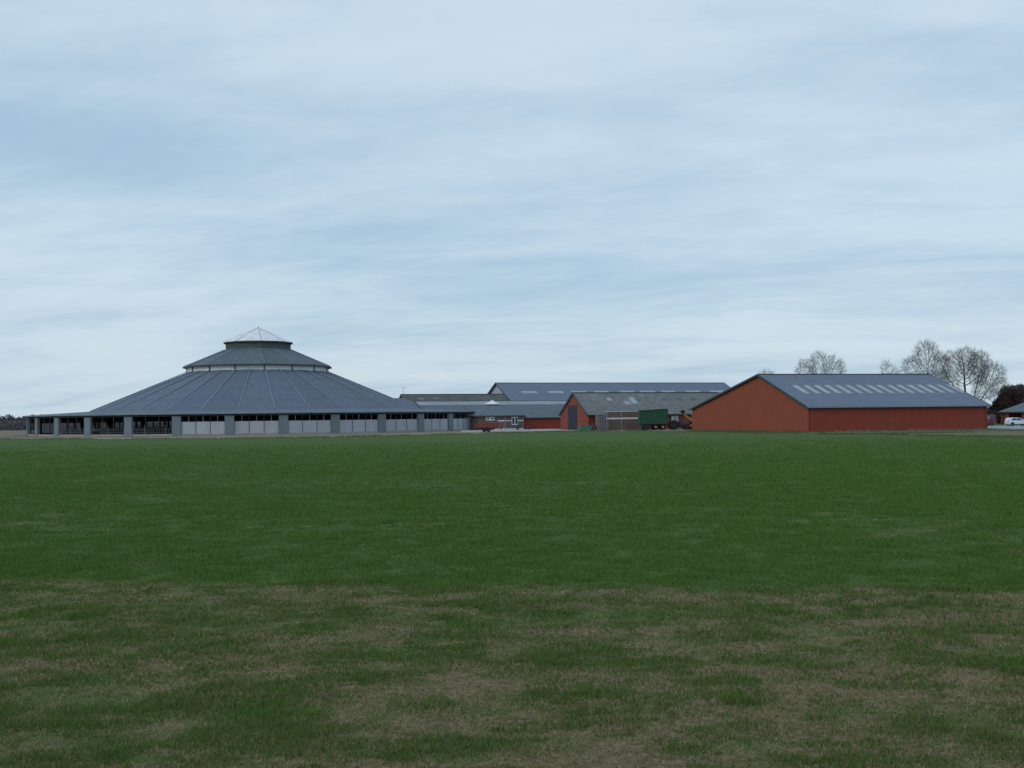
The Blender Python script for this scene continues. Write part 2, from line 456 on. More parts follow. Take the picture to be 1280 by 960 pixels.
# ------------------------------------------------------------------ round barn
TB = R_(-12.75)
RCX, RCY = 252 * math.sin(TB), 252 * math.cos(TB)
face = math.atan2(-RCY, -RCX)                 # direction from the barn towards the camera
OFF = 1.25                                     # the outer ring of stalls sits a little east of the hall's centre
ring_off = Vector((math.cos(TB) * OFF, math.sin(-TB) * 0 - math.sin(TB) * 0, 0))
barn = thing('round_barn', 'huge round grey barn with a stepped conical roof and pale pyramid top', 'barn', (RCX, RCY, 0), face)
# local frame: +x points to the camera; angle p measured from it; picture-right is +y
lo = Vector((0, OFF, 0))
NB = 32
def pol(r, p, z, o=None):
    q = Vector((r * math.cos(p), r * math.sin(p), z))
    return q + o if o is not None else q
PH = .325
ang = [(i + PH) * 2 * PI / NB for i in range(NB)]
cp = math.cos(PI / NB)
R_OUT, R_EAVE, R_CONE, R_MID, R_NECK = 48.0, 48.5, 35.0, 15.3, 7.2
# floor and kerb
fl = MB(); k = 64
fl.add([pol(47.6, 2 * PI * i / k, .08, lo) for i in range(k)] + [(0, 0, .08)], [(i, (i + 1) % k, k) for i in range(k)])
put('floor', fl, 'barn_floor', barn)
# shared piece meshes
def one(name, mb, m):
    me = mb.mesh(name, m); fixn(me); return me
pier_me = one('pier', MB().box(47.55, 48.05, -.8, .8, 0, 3.44), 'pier_grey')
half_o = PI / NB
chord = 48 * math.sin(half_o)
xin = 48 * cp
kerb_me = one('kerb', MB().box(xin - .28, xin + .0, -chord + .82, chord - .82, 0, .30), 'concrete')
beam_me = one('ring_beam', MB().box(xin - .55, xin - .25, -chord - .0, chord + .0, 3.40, 3.75), 'dark_steel')
wp = (2 * chord - 1.64)
def panel_me(k, n, z0=.30, z1=2.42):
    a = -chord + .82 + wp * k / n + .05; b = -chord + .82 + wp * (k + 1) / n - .05
    return one('wall_panel', MB().box(xin - .2, xin - .14, a, b, z0, z1), 'panel_white')
panels3 = [panel_me(k, 3) for k in range(3)]
mull_me = [one('mullion', MB().box(xin - .23, xin - .10, -chord + .82 + wp * k / 3 - .045, -chord + .82 + wp * k / 3 + .045, .3, 3.42), 'dark_steel') for k in (1, 2)]
thin_me = [one('mullion', MB().box(xin - .23, xin - .15, -chord + .82 + wp * q - .03, -chord + .82 + wp * q + .03, 2.42, 3.42), 'galvanised') for q in (.17, .5, .83)]
rail_mb = MB()
for z in (.55, .95, 1.25): rail_mb.box(43.0, 43.06, -4.2, 4.2, z, z + .06)
for i in range(-7, 8): rail_mb.box(43.0, 43.05, i * .6 - .02, i * .6 + .02, .1, 1.3)
for yy in (-4.2, 0): rail_mb.box(42.95, 43.1, yy - .06, yy + .06, .08, 1.9)
rail_me = one('feed_barrier', rail_mb, 'galvanised')
post_me = one('inner_post', MB().box(34.6, 34.95, -.16, .16, .08, 4.55), 'dark_timber')
post2_me = one('inner_post', MB().box(40.4, 40.6, -.1, .1, .08, 4.1), 'dark_steel')
raf_me = one('rafter', MB().bar((47.6, 0, 3.78), (34.9, 0, 4.52), .12, .28).bar((34.9, 0, 4.52), (15.2, 0, 12.75), .16, .35), 'dark_timber')
wall_me = one('low_wall', MB().box(38.0, 38.2, -3.7, 3.7, .08, 1.15), 'manure')
def inst(name, me, p, parent=barn, off=lo):
    return put(name, me, None, parent, tuple(off), p)
net_me = one('wind_net', MB().box(xin - .34, xin - .30, -chord + .1, chord - .1, 2.44, 3.42), 'wind_net')
core_me = one('core_wall', MB().box(30.0, 30.2, -2.95, 2.95, .08, 4.6), 'dark_timber')
OPEN = set()
for i in range(NB):
    p = ang[i]; pm = p + half_o
    inst('pier', pier_me, p)
    inst('kerb', kerb_me, pm)
    inst('ring_beam', beam_me, pm)
    inst('inner_post', post_me, p, off=Vector()); inst('inner_post', post2_me, p)
    inst('rafter', raf_me, p, off=Vector())
    inst('feed_barrier', rail_me, pm)
    inst('low_wall', wall_me, pm, off=Vector())
    deg = math.degrees((pm + PI) % (2 * PI) - PI)
    if abs(deg) > 84: inst('wind_net', net_me, pm)
    if -28 < deg < 100: inst('core_wall', core_me, pm, off=Vector())
    open_bay = -100 < deg < -14
    for me in mull_me: inst('mullion', me, pm)
    if open_bay:
        OPEN.add(i)
    else:
        for me in panels3: inst('wall_panel', me, pm)
        for me in thin_me: inst('mullion', me, pm)
# skirt roof, gutter, main cone gores with seams
zc0, zc1 = 4.72, 13.05
for i in range(NB):
    p, q = ang[i], ang[(i + 1) % NB]
    if i == NB - 1: q += 2 * PI
    e0, e1 = pol(R_EAVE, p, 3.99, lo), pol(R_EAVE, q, 3.99, lo)
    pc, qc = p + .0, q + .0
    c0, c1 = pol(R_CONE + .25, pc, zc0 - .02), pol(R_CONE + .25, qc, zc0 - .02)
    put('roof_panel', MB().slab([e0, e1, c1, c0], .10), 'round_roof', barn)
    g0, g1 = pol(R_EAVE + .10, p, 3.97, lo), pol(R_EAVE + .10, q, 3.97, lo)
    g2, g3 = pol(R_EAVE + .02, q, 3.74, lo), pol(R_EAVE + .02, p, 3.74, lo)
    put('gutter', MB().slab([g3, g2, g1, g0], .09), 'gutter', barn)
A2 = [a for a in ang]
cone_mb = MB().slab([pol(R_CONE, -half_o, zc0), pol(R_CONE, half_o, zc0), pol(R_MID - .3, half_o, zc1), pol(R_MID - .3, -half_o, zc1)], .12)
cone_me = one('roof_panel', cone_mb, 'round_roof')
def up(r, z, d): return (r, 0, z + d)
seam_me = one('roof_seam', MB().bar((R_CONE - .2, 0, zc0 + .10), (R_MID + .1, 0, zc1 - .02), .26, .10), 'seam_metal')
def on_cone(r_): return zc0 + (R_CONE - r_) / (R_CONE - R_MID + .3) * (zc1 - zc0)
lap_mes = []
for r_ in (20.2, 25.1, 30.1):
    rr_ = r_ - .12
    lap_mes.append(one('sheet_lap', MB().slab([pol(r_, -half_o, on_cone(r_) + .025), pol(r_, half_o, on_cone(r_) + .025), pol(rr_, half_o, on_cone(rr_) + .025), pol(rr_, -half_o, on_cone(rr_) + .025)], .02), 'round_roof'))
PHC = .44 - .325
for i in range(NB):
    a = ang[i] + PHC * 2 * PI / NB
    inst('roof_panel', cone_me, a + half_o, off=Vector())
    for me in lap_mes: inst('sheet_lap', me, a + half_o, off=Vector())
    inst('roof_seam', seam_me, a, off=Vector())
# clerestory, upper cone, neck and cap (16 sides)
N2 = 16; h2 = PI / N2; ph2 = .19 * 2 * PI / N2
c2 = math.cos(h2)
r1, z1, r2, z2 = 15.75 / c2 * .995, 14.22, 7.15, 18.0
up_me = one('roof_panel', MB().slab([pol(r1, -h2, z1), pol(r1, h2, z1), pol(r2, h2, z2), pol(r2, -h2, z2)], .12), 'round_roof_upper')
useam = one('roof_seam', MB().bar((r1 - .1, 0, z1 + .09), (r2 + .05, 0, z2 + .04), .17, .08), 'seam_metal')
ufas = one('fascia', MB().slab([pol(r1 + .04, -h2, z1 - .30), pol(r1 + .04, h2, z1 - .30), pol(r1 + .04, h2, z1), pol(r1 + .04, -h2, z1)], .06), 'verge_dark')
cl_me = one('clerestory_panel', MB().box(15.2 * c2 - .06, 15.2 * c2, -15.2 * math.sin(h2) + .1, 15.2 * math.sin(h2) - .1, 12.7, 14.2), 'pale_sheet')
cl_p = one('clerestory_post', MB().box(15.1, 15.3, -.12, .12, 12.7, 14.2), 'dark_steel')
cl_m = one('clerestory_bar', MB().box(15.2 * c2 + .0, 15.2 * c2 + .04, -.05, .05, 12.7, 14.2), 'white_trim')
neck_mb = MB()
for kx in range(7):
    z = 17.95 + kx * .23
    a, b = 7.05 * math.sin(h2), 7.05 * c2
    neck_mb.slab([(b, -a, z), (b, a, z), (b - .10, a, z + .21), (b - .10, -a, z + .21)], .03)
neck_me = one('louvre', neck_mb, 'verge_green')
nb_me = one('neck_wall', MB().box(7.05 * c2 - .25, 7.05 * c2 - .14, -7.05 * math.sin(h2), 7.05 * math.sin(h2), 17.6, 19.6), 'verge_dark')
rc = 7.5
cap_me = one('cap_panel', MB().slab([pol(rc, -h2, 19.6), pol(rc, h2, 19.6), (0, 0, 22.9)], .06), 'pale_sheet')
cseam = one('roof_seam', MB().bar((rc - .05, 0, 19.65), (.1, 0, 22.88), .09, .06), 'galvanised')
cfas = one('fascia', MB().slab([pol(rc - .02, -h2, 19.32), pol(rc - .02, h2, 19.32), pol(rc - .02, h2, 19.58), pol(rc - .02, -h2, 19.58)], .06), 'verge_dark')
for i in range(N2):
    a = i * 2 * h2 + ph2
    for nm, me, d in (('roof_panel', up_me, h2), ('roof_seam', useam, 0), ('fascia', ufas, h2), ('clerestory_panel', cl_me, h2), ('clerestory_post', cl_p, 0),
                      ('louvre', neck_me, h2), ('neck_wall', nb_me, h2), ('cap_panel', cap_me, h2), ('fascia', cfas, h2)):
        inst(nm, me, a + d, off=Vector())
    if i % 2 == 0: inst('roof_seam', cseam, a, off=Vector())
    if i % 3 != 1: inst('clerestory_bar', cl_m, a + h2 * (1 + .25 * ((i % 5) - 2)), off=Vector())
put('finial', MB().lathe([(.12, 22.8), (.14, 23.0), (.02, 23.25)], n=8), 'galvanised', barn)
# manure / bedding heaps seen through the open bays
def heap(name, cx, cy, rx, ry, h, m, label, cat, rz=0):
    n = 26; vs = []; fs = []
    for j in range(n + 1):
        for i in range(n + 1):
            x = (i / n * 2 - 1); y = (j / n * 2 - 1)
            d = max(0, 1 - (x * x + y * y))
            z = h * d ** .7 * (.75 + .5 * float(fbm(np.array([x * 3 + cx]), np.array([y * 3 + cy]), 3, 4)[0]))
            vs.append((x * rx, y * ry, z))
    for j in range(n):
        for i in range(n):
            a = j * (n + 1) + i; fs.append((a, a + 1, a + n + 2, a + n + 1))
    mb = MB().add(vs, fs)
    return put(name, mb, m, None, (cx, cy, .085), rz, label, cat, smooth=True)
def rb(r, pdeg):                                    # ring coordinate -> world
    a = face + R_(pdeg); return RCX + r * math.cos(a), RCY + r * math.sin(a)
x, y = rb(41, -47); heap('silage_heap', x, y, 4.6, 1.7, 1.25, 'manure', 'dark heap of bedding inside the open bays of the round barn', 'heap', face + R_(-47) + PI / 2)

# ------------------------------------------------------------------ gabled barns
def rot(x, y, a, o): return (o[0] + x * math.cos(a) - y * math.sin(a), o[1] + x * math.sin(a) + y * math.cos(a))
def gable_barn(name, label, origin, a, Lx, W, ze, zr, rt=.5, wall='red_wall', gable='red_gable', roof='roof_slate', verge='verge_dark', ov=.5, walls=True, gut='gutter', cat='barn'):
    """local x along the ridge, y across from the near eave, z up; rt = ridge position across"""
    b = thing(name, label, cat, (origin[0], origin[1], 0), a)
    yr = W * rt
    if walls:
        put('wall', MB().box(.12, Lx - .12, 0, .22, 0, ze - .02), wall, b)
        put('wall', MB().box(.12, Lx - .12, W - .22, W, 0, ze - .02), wall, b)
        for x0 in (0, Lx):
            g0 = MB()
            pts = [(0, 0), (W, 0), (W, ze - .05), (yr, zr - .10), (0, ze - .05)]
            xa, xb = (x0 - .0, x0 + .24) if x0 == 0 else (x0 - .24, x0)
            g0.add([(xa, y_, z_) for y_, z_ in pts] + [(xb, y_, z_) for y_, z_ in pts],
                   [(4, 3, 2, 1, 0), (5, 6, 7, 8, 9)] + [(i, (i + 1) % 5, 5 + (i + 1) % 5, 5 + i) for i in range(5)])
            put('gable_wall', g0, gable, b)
    s1 = (zr - ze) / yr; s2 = (zr - ze) / (W - yr)
    e1 = (-ov, ze - s1 * ov); e2 = (W + ov, ze - s2 * ov)
    put('roof', MB().slab([(-ov, e1[0], e1[1] + .12), (Lx + ov, e1[0], e1[1] + .12), (Lx + ov, yr, zr + .12), (-ov, yr, zr + .12)], .12), roof, b)
    put('roof', MB().slab([(Lx + ov, e2[0], e2[1] + .12), (-ov, e2[0], e2[1] + .12), (-ov, yr + .002, zr + .12), (Lx + ov, yr + .002, zr + .12)], .12), roof, b)
    put('ridge_cap', MB().bar((-ov - .02, yr, zr + .14), (Lx + ov + .02, yr, zr + .14), .42, .10), verge, b)
    for x0 in (-ov - .03, Lx + ov + .03):
        put('bargeboard', MB().bar((x0, e1[0], e1[1] + .02), (x0, yr, zr + .02), .05, .30), verge, b)
        put('bargeboard', MB().bar((x0, e2[0], e2[1] + .02), (x0, yr, zr + .02), .05, .30), verge, b)
    put('gutter', MB().box(-ov, Lx + ov, e1[0] - .12, e1[0] - .004, e1[1] - .04, e1[1] + .09), gut, b)
    put('soffit', MB().box(-.3, Lx + .3, e1[0] + .02, -.01, ze - s1 * ov - .16, ze - s1 * ov - .04), 'verge_dark', b)
    b['s1'] = s1
    def on(xl, yl, d=.15): return (xl, yl, ze + s1 * yl + d)         # point on the near slope
    return b, on
# right red barn
A = R_(16)
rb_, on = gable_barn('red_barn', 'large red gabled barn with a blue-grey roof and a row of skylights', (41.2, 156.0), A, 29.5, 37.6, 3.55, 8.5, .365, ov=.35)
for k in range(16):
    x0 = 2.55 + k * 1.765 + rnd.uniform(-.05, .05)
    put('skylight', MB().slab([on(x0, 5.0), on(x0 + .84, 5.0), on(x0 + .84, 8.6), on(x0, 8.6)], .05), 'roof_lights_clear' if k != 5 else 'roof_lights', rb_)
put('plinth', MB().box(-.05, 29.55, -.06, -.004, 0, .10), 'gravel', rb_)
put('plinth', MB().box(-.06, -.004, -.05, 37.65, 0, .10), 'gravel', rb_)
# corner boards and roof-sheet joints too fine to build singly
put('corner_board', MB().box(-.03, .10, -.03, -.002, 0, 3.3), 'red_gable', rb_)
put('downpipe', MB().lathe([(.05, 0), (.05, 3.1)], (29.2, -.12, 0), n=6), 'verge_dark', rb_)
# middle brick barn
A = R_(23)
mb_, on = gable_barn('brick_barn', 'red brick barn with a mottled weathered roof and tall dark gable door', (14.1, 208.0), A, 32.0, 12.0, 2.95, 7.0, .5, wall='red_brick', gable='red_brick', roof='roof_old', ov=.3, gut='verge_dark')
dr = put('door', MB().box(-.07, -.004, 4.7, 8.6, 0, 4.75), 'door_dark', mb_)
for y_ in (5.35, 6.0, 6.65, 7.3, 7.95): put('plank_joint', MB().box(-.10, -.072, y_ - .03, y_ + .03, .05, 4.7), 'verge_dark', dr)
put('roof_window', MB().slab([on(9.3, 2.5), on(10.6, 2.5), on(10.6, 3.4), on(9.3, 3.4)], .05), 'roof_lights_clear', mb_)
put('roof_window', MB().slab([on(10.9, 2.7), on(12.2, 2.7), on(12.2, 4.6), on(10.9, 4.6)], .05), 'roof_lights', mb_)
put('roof_window', MB().slab([on(6.1, 3.6), on(7.1, 3.6), on(7.1, 4.5), on(6.1, 4.5)], .05), 'roof_lights', mb_)
for x_ in (18.2, 21.6, 24.6): put('roof_vent', MB().slab([on(x_, 3.7), on(x_ + 1.2, 3.7), on(x_ + 1.2, 4.3), on(x_, 4.3)], .07), 'verge_green', mb_)
for x0, x1, y0, y1 in ((2.7, 5.0, 3.6, 5.95), (3.9, 5.1, 2.6, 3.58), (13.5, 15.0, 4.6, 5.9), (25.2, 27.4, 1.2, 2.6)):
    put('roof_sheet', MB().slab([on(x0, y0, .135), on(x1, y0, .135), on(x1, y1, .135), on(x0, y1, .135)], .03), 'patch_sheet', mb_)
# far blue barn
A = R_(20)
o0 = (1.9, 288.8)
bb, on = gable_barn('blue_barn', 'long far barn with a blue-grey roof and pale grey gable', o0, A, 70.0, 34.5, 4.6, 11.9, .5, wall='blue_grey_wall', gable='blue_grey_wall', roof='roof_slate', ov=.6)
for k in range(10):
    x0 = [4.6, 12.3, 19.2, 25.9, 33.7, 40.2, 46.6, 54.4, 62.2, -9][k]
    if x0 < 0: continue
    put('skylight', MB().slab([on(x0, 10.1), on(x0 + 4.5, 10.1), on(x0 + 4.5, 11.5), on(x0, 11.5)], .05), 'roof_lights', bb)
# brown-roofed barn running up to its gable
px_, py_ = -1.5, 298.0
LB = 28.6
ob_ = (px_ - LB * math.cos(A) + 7 * math.sin(A), py_ - LB * math.sin(A) - 7 * math.cos(A))
br, on = gable_barn('brown_roofed_barn', 'low barn with a dark brown roof built against the pale gable', ob_, A, LB - .8, 14.0, 4.7, 8.7, .5, wall='brown_cladding', gable='brown_cladding', roof='roof_brown', ov=.3)
put('roof_window', MB().slab([on(3.6, 4.4), on(5.4, 4.4), on(5.4, 5.4), on(3.6, 5.4)], .05), 'patch_sheet', br)
put('roof_window', MB().slab([on(8.0, 4.8), on(9.3, 4.8), on(9.3, 5.5), on(8.0, 5.5)], .05), 'patch_sheet', br)
an = thing('tv_antenna', 'thin aerial on the left end of the dark brown roof', 'antenna', rot(.4, 7, A, ob_) + (8.8,), A)
put('mast', MB().lathe([(.035, 0), (.035, 1.9)], n=6), 'dark_steel', an)
put('boom', MB().bar((-.5, 0, 1.7), (.7, 0, 1.75), .05), 'dark_steel', an)
for k in range(5): put('element', MB().bar((-.45 + k * .27, -.4, 1.71), (-.45 + k * .27, .4, 1.71), .03), 'dark_steel', an)
# low grey-roofed shed with a pale ridge strip
A = R_(22)
oc = (-16.5, 230.3)
ls, on = gable_barn('low_shed', 'long low shed with a grey roof, pale translucent ridge strip and red front', oc, A, 44.0, 22.0, 2.45, 6.1, .5, wall='red_wall', gable='red_wall', roof='roof_grey', ov=.3, walls=False, gut='verge_dark')
put('wall', MB().box(19.6, 43.9, 0, .22, 0, 2.40), 'red_wall', ls)
put('wall', MB().box(16.0, 43.9, 21.8, 22, 0, 2.40), 'red_wall', ls)
for k in range(15):
    x0 = -.25 + k * 2.95
    put('ridge_sheet', MB().slab([on(x0, 8.3, .16 + .01 * (k % 2)), on(x0 + 2.97, 8.3, .16 + .01 * (k % 2)), on(x0 + 2.97, 10.95, .16 + .01 * (k % 2)), on(x0, 10.95, .16 + .01 * (k % 2))], .05), 'ridge_sheet', ls)
# link roof between the round barn and the low shed
lk = thing('link_building', 'small blue-grey hipped link roof joining the round barn to the shed', 'building', (-25.5, 239.5, 0), R_(-18))
zt, zb = 6.95, 4.6
T = [(-6, 0, zt), (2.3, 0, zt)]
B = [(-7, -5, zb), (7.0, -5, zb), (7.0, 5, zb), (-7, 5, zb)]
put('roof', MB().slab([B[0], B[1], T[1], T[0]], .1), 'round_roof', lk)
put('roof', MB().slab([B[1], B[2], T[1]], .1), 'round_roof', lk)
put('roof', MB().slab([B[2], B[3], T[0], T[1]], .1), 'round_roof', lk)
put('wall', MB().box(-6, 6.5, -4.6, 4.6, 4.0, 4.55), 'blue_grey_wall', lk)
# octagonal parlour
pc = thing('octagonal_parlour', 'octagonal brown annexe with white-framed windows and a pale pyramid rooflight', 'building', (-4.2, 236.0, 0), 0)
def oc8(r, k, z): a = -PI / 2 - PI / 8 + k * PI / 4; return Vector((r * math.cos(a), r * math.sin(a), z))
re, rw, rtp = 7.45, 7.0, 1.75
for k in range(8):
    put('wall', MB().slab([oc8(rw, k, 0), oc8(rw, k + 1, 0), oc8(rw, k + 1, 2.93), oc8(rw, k, 2.93)], .2), 'brown_cladding', pc)
    put('roof_panel', MB().slab([oc8(re, k, 2.98), oc8(re, k + 1, 2.98), oc8(rtp, k + 1, 5.1), oc8(rtp, k, 5.1)], .1), 'roof_grey', pc)
    put('roof_seam', MB().bar(oc8(re, k, 3.02), oc8(rtp, k, 5.14), .12, .07), 'seam_metal', pc)
    put('fascia', MB().slab([oc8(re + .02, k, 2.74), oc8(re + .02, k + 1, 2.74), oc8(re + .02, k + 1, 2.96), oc8(re + .02, k, 2.96)], .05), 'verge_dark', pc)
    if k in (0, 1): put('corner_trim', MB().bar(oc8(rw + .03, k + 1, 0), oc8(rw + .03, k + 1, 2.75), .08, .08), 'galvanised', pc)
lan = put('rooflight', MB().lathe([(1.35, 5.0), (1.35, 5.35)], n=8), 'verge_dark', pc)
for k in range(8):
    put('pane', MB().slab([oc8(1.72, k, 5.36), oc8(1.72, k + 1, 5.36), (0, 0, 6.25)], .04), 'white_trim', lan)
def on_facet(k, u0, u1, z0, z1, out, th, name, m, parent=pc):
    a, b = oc8(rw, k, 0), oc8(rw, k + 1, 0); n = Vector(((a + b).x, (a + b).y, 0)).normalized()
    p = lambda u_, z_: a + (b - a) * u_ + n * out + Vector((0, 0, z_))
    return put(name, MB().slab([p(u0, z0), p(u1, z0), p(u1, z1), p(u0, z1)], th), m, parent)
on_facet(0, .72, .98, 1.78, 1.98, .05, .045, 'trim_board', 'white_trim')
on_facet(1, .02, .33, 1.78, 1.98, .05, .045, 'trim_board', 'white_trim')
on_facet(1, .70, .98, 1.78, 1.98, .05, .045, 'trim_board', 'white_trim')
on_facet(0, .60, .99, .05, .30, .05, .045, 'trim_board', 'white_trim')
on_facet(1, .01, .99, .05, .30, .05, .045, 'trim_board', 'white_trim')
def win(k, u0, u1, z0, z1, panes, parent=pc):
    f = on_facet(k, u0, u1, z0, z1, .10, .09, 'window', 'white_trim')
    for i in range(panes):
        d = (u1 - u0) / panes
        on_facet(k, u0 + i * d + d * .16, u0 + (i + 1) * d - d * .16, z0 + .2, z1 - .2, .12, .015, 'pane', 'glass_dark', f)
win(1, .35, .68, 1.0, 2.68, 2)
win(0, .27, .60, 2.0, 2.7, 2)
# ------------------------------------------------------------------ brown boarded shed front and stacked gates beside the brick barn
A = R_(23)
so = rot(1.3, -4.5, A, (14.1, 208.0))
sh = thing('boarded_shed', 'brown boarded lean-to with two white rails left of the green trailer', 'shed', so + (0,), A)
for k in range(8):
    put('board_panel', MB().box(k * 1.05 + .01, k * 1.05 + 1.04, 0, .08 + .015 * (k % 2), 0, 3.36), 'brown_cladding', sh)
put('rail', MB().box(0, 8.4, -.06, -.004, 1.98, 2.27), 'white_trim', sh)
put('rail', MB().box(-.05, 8.45, -.07, .12, 3.38, 3.52), 'white_trim', sh)
put('post', MB().box(3.1, 3.2, -.10, -.064, 0, 3.36), 'galvanised', sh)
put('post', MB().box(.3, .4, -.10, -.064, 0, 3.36), 'galvanised', sh)
put('roof', MB().slab([(-.1, -.1, 3.6), (8.5, -.1, 3.6), (8.5, 4.0, 3.95), (-.1, 4.0, 3.95)], .07), 'roof_grey', sh)
put('wall', MB().box(8.32, 8.4, .10, 3.9, 0, 3.5), 'brown_cladding', sh)
g_pos = [(-.95, -5.1, 3.4), (-.55, -5.0, 3.35), (-.15, -5.15, 3.45), (.25, -4.95, 3.3), (.65, -5.1, 3.4), (1.05, -4.9, 3.3)]
words = ['outermost on the brick gable side', 'second from the brick gable side', 'third from the brick gable side',
         'third from the brown boarded shed', 'second from the brown boarded shed', 'touching the brown boarded shed']
for k, (x_, y_, h_) in enumerate(g_pos):
    wxy = rot(x_, y_, A, (14.1, 208.0))
    gt_ = thing('steel_gate', 'tall galvanised gate standing on end, ' + words[k], 'gate', wxy + (0,), A + R_(rnd.uniform(-22, 22)), 'galvanised gates stood on end')
    put('upright', MB().lathe([(.045, 0), (.045, h_)], (-.14, 0, 0), n=6), 'galvanised', gt_)
    put('upright', MB().lathe([(.045, 0), (.045, h_)], (.14, 0, 0), n=6), 'galvanised', gt_)
    for q in range(9):
        put('bar', MB().bar((-.14, 0, .15 + q * (h_ - .3) / 8), (.14, 0, .15 + q * (h_ - .3) / 8), .04), 'galvanised', gt_)

# ------------------------------------------------------------------ wheels
def wheel(parent, x, y, r, wd, rim='rim_grey', hub=.55, name='wheel'):
    wl = put(name, MB().lathe([(r * hub, -wd / 2), (r * .92, -wd / 2), (r, -wd * .3), (r, wd * .3), (r * .92, wd / 2), (r * hub, wd / 2)], axis='y', n=18), 'rubber', parent, (x, y, r))
    put('rim', MB().lathe([(r * .12, -wd * .56), (r * .3, -wd * .50), (r * (hub + .02), -wd * .46), (r * (hub + .02), wd * .46), (r * .3, wd * .50), (r * .12, wd * .56)], axis='y', n=14), rim, wl)
    return wl
# ------------------------------------------------------------------ green tipping trailer
tr = thing('farm_trailer', 'green high-sided tipping trailer parked in front of the weathered roof', 'trailer', (22.9, 200.5, 0), R_(2))
body = MB().extr([(0, 1.15), (4.9, 1.3), (5.0, 3.72), (.05, 3.5)], 0, 2.4)
put('body', body, 'trailer_green', tr)
for k in range(8):
    x_ = .25 + k * .64
    put('rib', MB().bar((x_, -.05, 1.16 + .03 * x_), (x_ + .02, -.05, 3.46 + .045 * x_), .09, .09, (0, 1, 0)), 'trailer_green', tr)
put('top_rail', MB().bar((-.05, -.06, 3.5), (5.05, -.06, 3.72), .12, .12), 'trailer_green', tr)
put('tarpaulin', MB().extr([(1.9, 3.60), (3.0, 3.72), (4.2, 3.78), (4.8, 3.75), (4.8, 3.70), (1.9, 3.57)], .1, 2.3), 'dark_leaves', tr)
put('tailgate', MB().box(-.07, -.002, .05, 2.35, 1.18, 3.46), 'trailer_green', tr)
put('chassis', MB().box(.1, 5.6, .5, .75, .85, 1.12).box(.1, 5.6, 1.65, 1.9, .85, 1.12).box(.2, 5.0, .3, 2.1, .95, 1.1), 'dark_steel', tr)
put('drawbar', MB().bar((5.5, 1.2, .95), (6.6, 1.2, .65), .16), 'dark_steel', tr)
for x_ in (1.0, 2.75, 4.05):
    for y_ in (.15, 2.25): wheel(tr, x_, y_, .52, .42, 'rim_yellow' if x_ > 2 else 'dark_steel', .42)
put('mudguard', MB().box(.15, 2.0, -.06, .30, 1.06, 1.12).box(2.2, 4.7, -.06, .3, 1.06, 1.12), 'dark_steel', tr)
put('tool_box', MB().box(.05, .42, -.04, .5, .5, .95), 'dark_steel', tr)
# tractor in front of it
tk = thing('tractor', 'dark maroon tractor hitched at the front of the green trailer', 'tractor', (29.0, 201.3, 0), R_(2))
put('bonnet', MB().extr([(.95, .75), (2.6, .8), (2.75, 1.1), (2.65, 1.42), (.95, 1.6)], -.38, .38, lambda x_, z_: .06 if z_ > 1.3 else 0), 'tractor_paint', tk)
cab = put('cab', MB().box(-.65, .8, -.7, .7, .9, 1.35).box(-.7, .85, -.75, .75, 2.45, 2.6), 'tractor_paint', tk)
for x_ in (-.62, .12, .76):
    for y_ in (-.69, .69): put('cab_post', MB().bar((x_, y_, 1.35), (x_ * .95, y_ * .96, 2.45), .07), 'dark_steel', cab)
for y_ in (-.68, .68):
    put('side_window', MB().box(-.58, .08, y_ - .01, y_ + .01, 1.36, 2.44), 'glass_pale', cab)
    put('side_window', MB().box(.16, .72, y_ - .01, y_ + .01, 1.36, 2.44), 'glass_pale', cab)
put('windscreen', MB().box(.75, .77, -.62, .62, 1.36, 2.44), 'glass_dark', cab)
for y_ in (-.85, .85):
    wheel(tk, -.15, y_, .80, .48, 'dark_steel'); wheel(tk, 2.1, y_ * .95, .52, .34, 'dark_steel')
    put('mudguard', MB().bar((-.9, y_, 1.45), (-.15, y_, 1.72), .5, .05).bar((-.15, y_, 1.72), (.55, y_, 1.45), .5, .05), 'tractor_paint', tk)
put('exhaust', MB().lathe([(.05, 1.5), (.05, 2.7)], (1.35, -.3, 0), n=8), 'dark_steel', tk)
put('chassis', MB().box(-.8, 2.4, -.22, .22, .5, .95), 'dark_steel', tk)
# yellow loader half behind the red barn
ld = thing('wheel_loader', 'yellow wheel loader partly hidden by the corner of the red barn', 'loader', (33.2, 204.5, 0), R_(8))
put('body', MB().extr([(-1.2, .7), (1.9, .7), (2.0, 1.3), (1.6, 1.75), (.3, 1.7), (-.1, 1.15), (-1.2, 1.05)], -.6, .6), 'yellow_paint', ld)
lc = put('cab', MB().box(-.35, .75, -.55, .55, 1.2, 1.7).box(-.42, .82, -.6, .6, 2.6, 2.75), 'yellow_paint', ld)
for x_ in (-.3, .7):
    for y_ in (-.52, .52): put('cab_post', MB().bar((x_, y_, 1.7), (x_, y_, 2.6), .08), 'yellow_paint', lc)
put('window', MB().box(-.26, .66, -.50, .50, 1.7, 2.6), 'glass_dark', lc)
put('boom', MB().bar((-.35, -.42, 1.6), (-1.35, -.42, 2.2), .18, .22).bar((-1.35, -.42, 2.2), (-2.1, -.42, 3.1), .16, .2).bar((-.35, .42, 1.6), (-1.35, .42, 2.2), .18, .22).bar((-1.35, .42, 2.2), (-2.1, .42, 3.1), .16, .2), 'yellow_paint', ld)
put('bucket', MB().extr([(-2.0, 2.9), (-2.0, 3.4), (-2.25, 3.55), (-2.8, 3.35), (-2.3, 3.3), (-2.2, 2.95)], -1.0, 1.0), 'dark_steel', ld)
for x_ in (-.95, 1.25):
    for y_ in (-.75, .75): wheel(ld, x_, y_, .68, .45, 'rim_yellow')
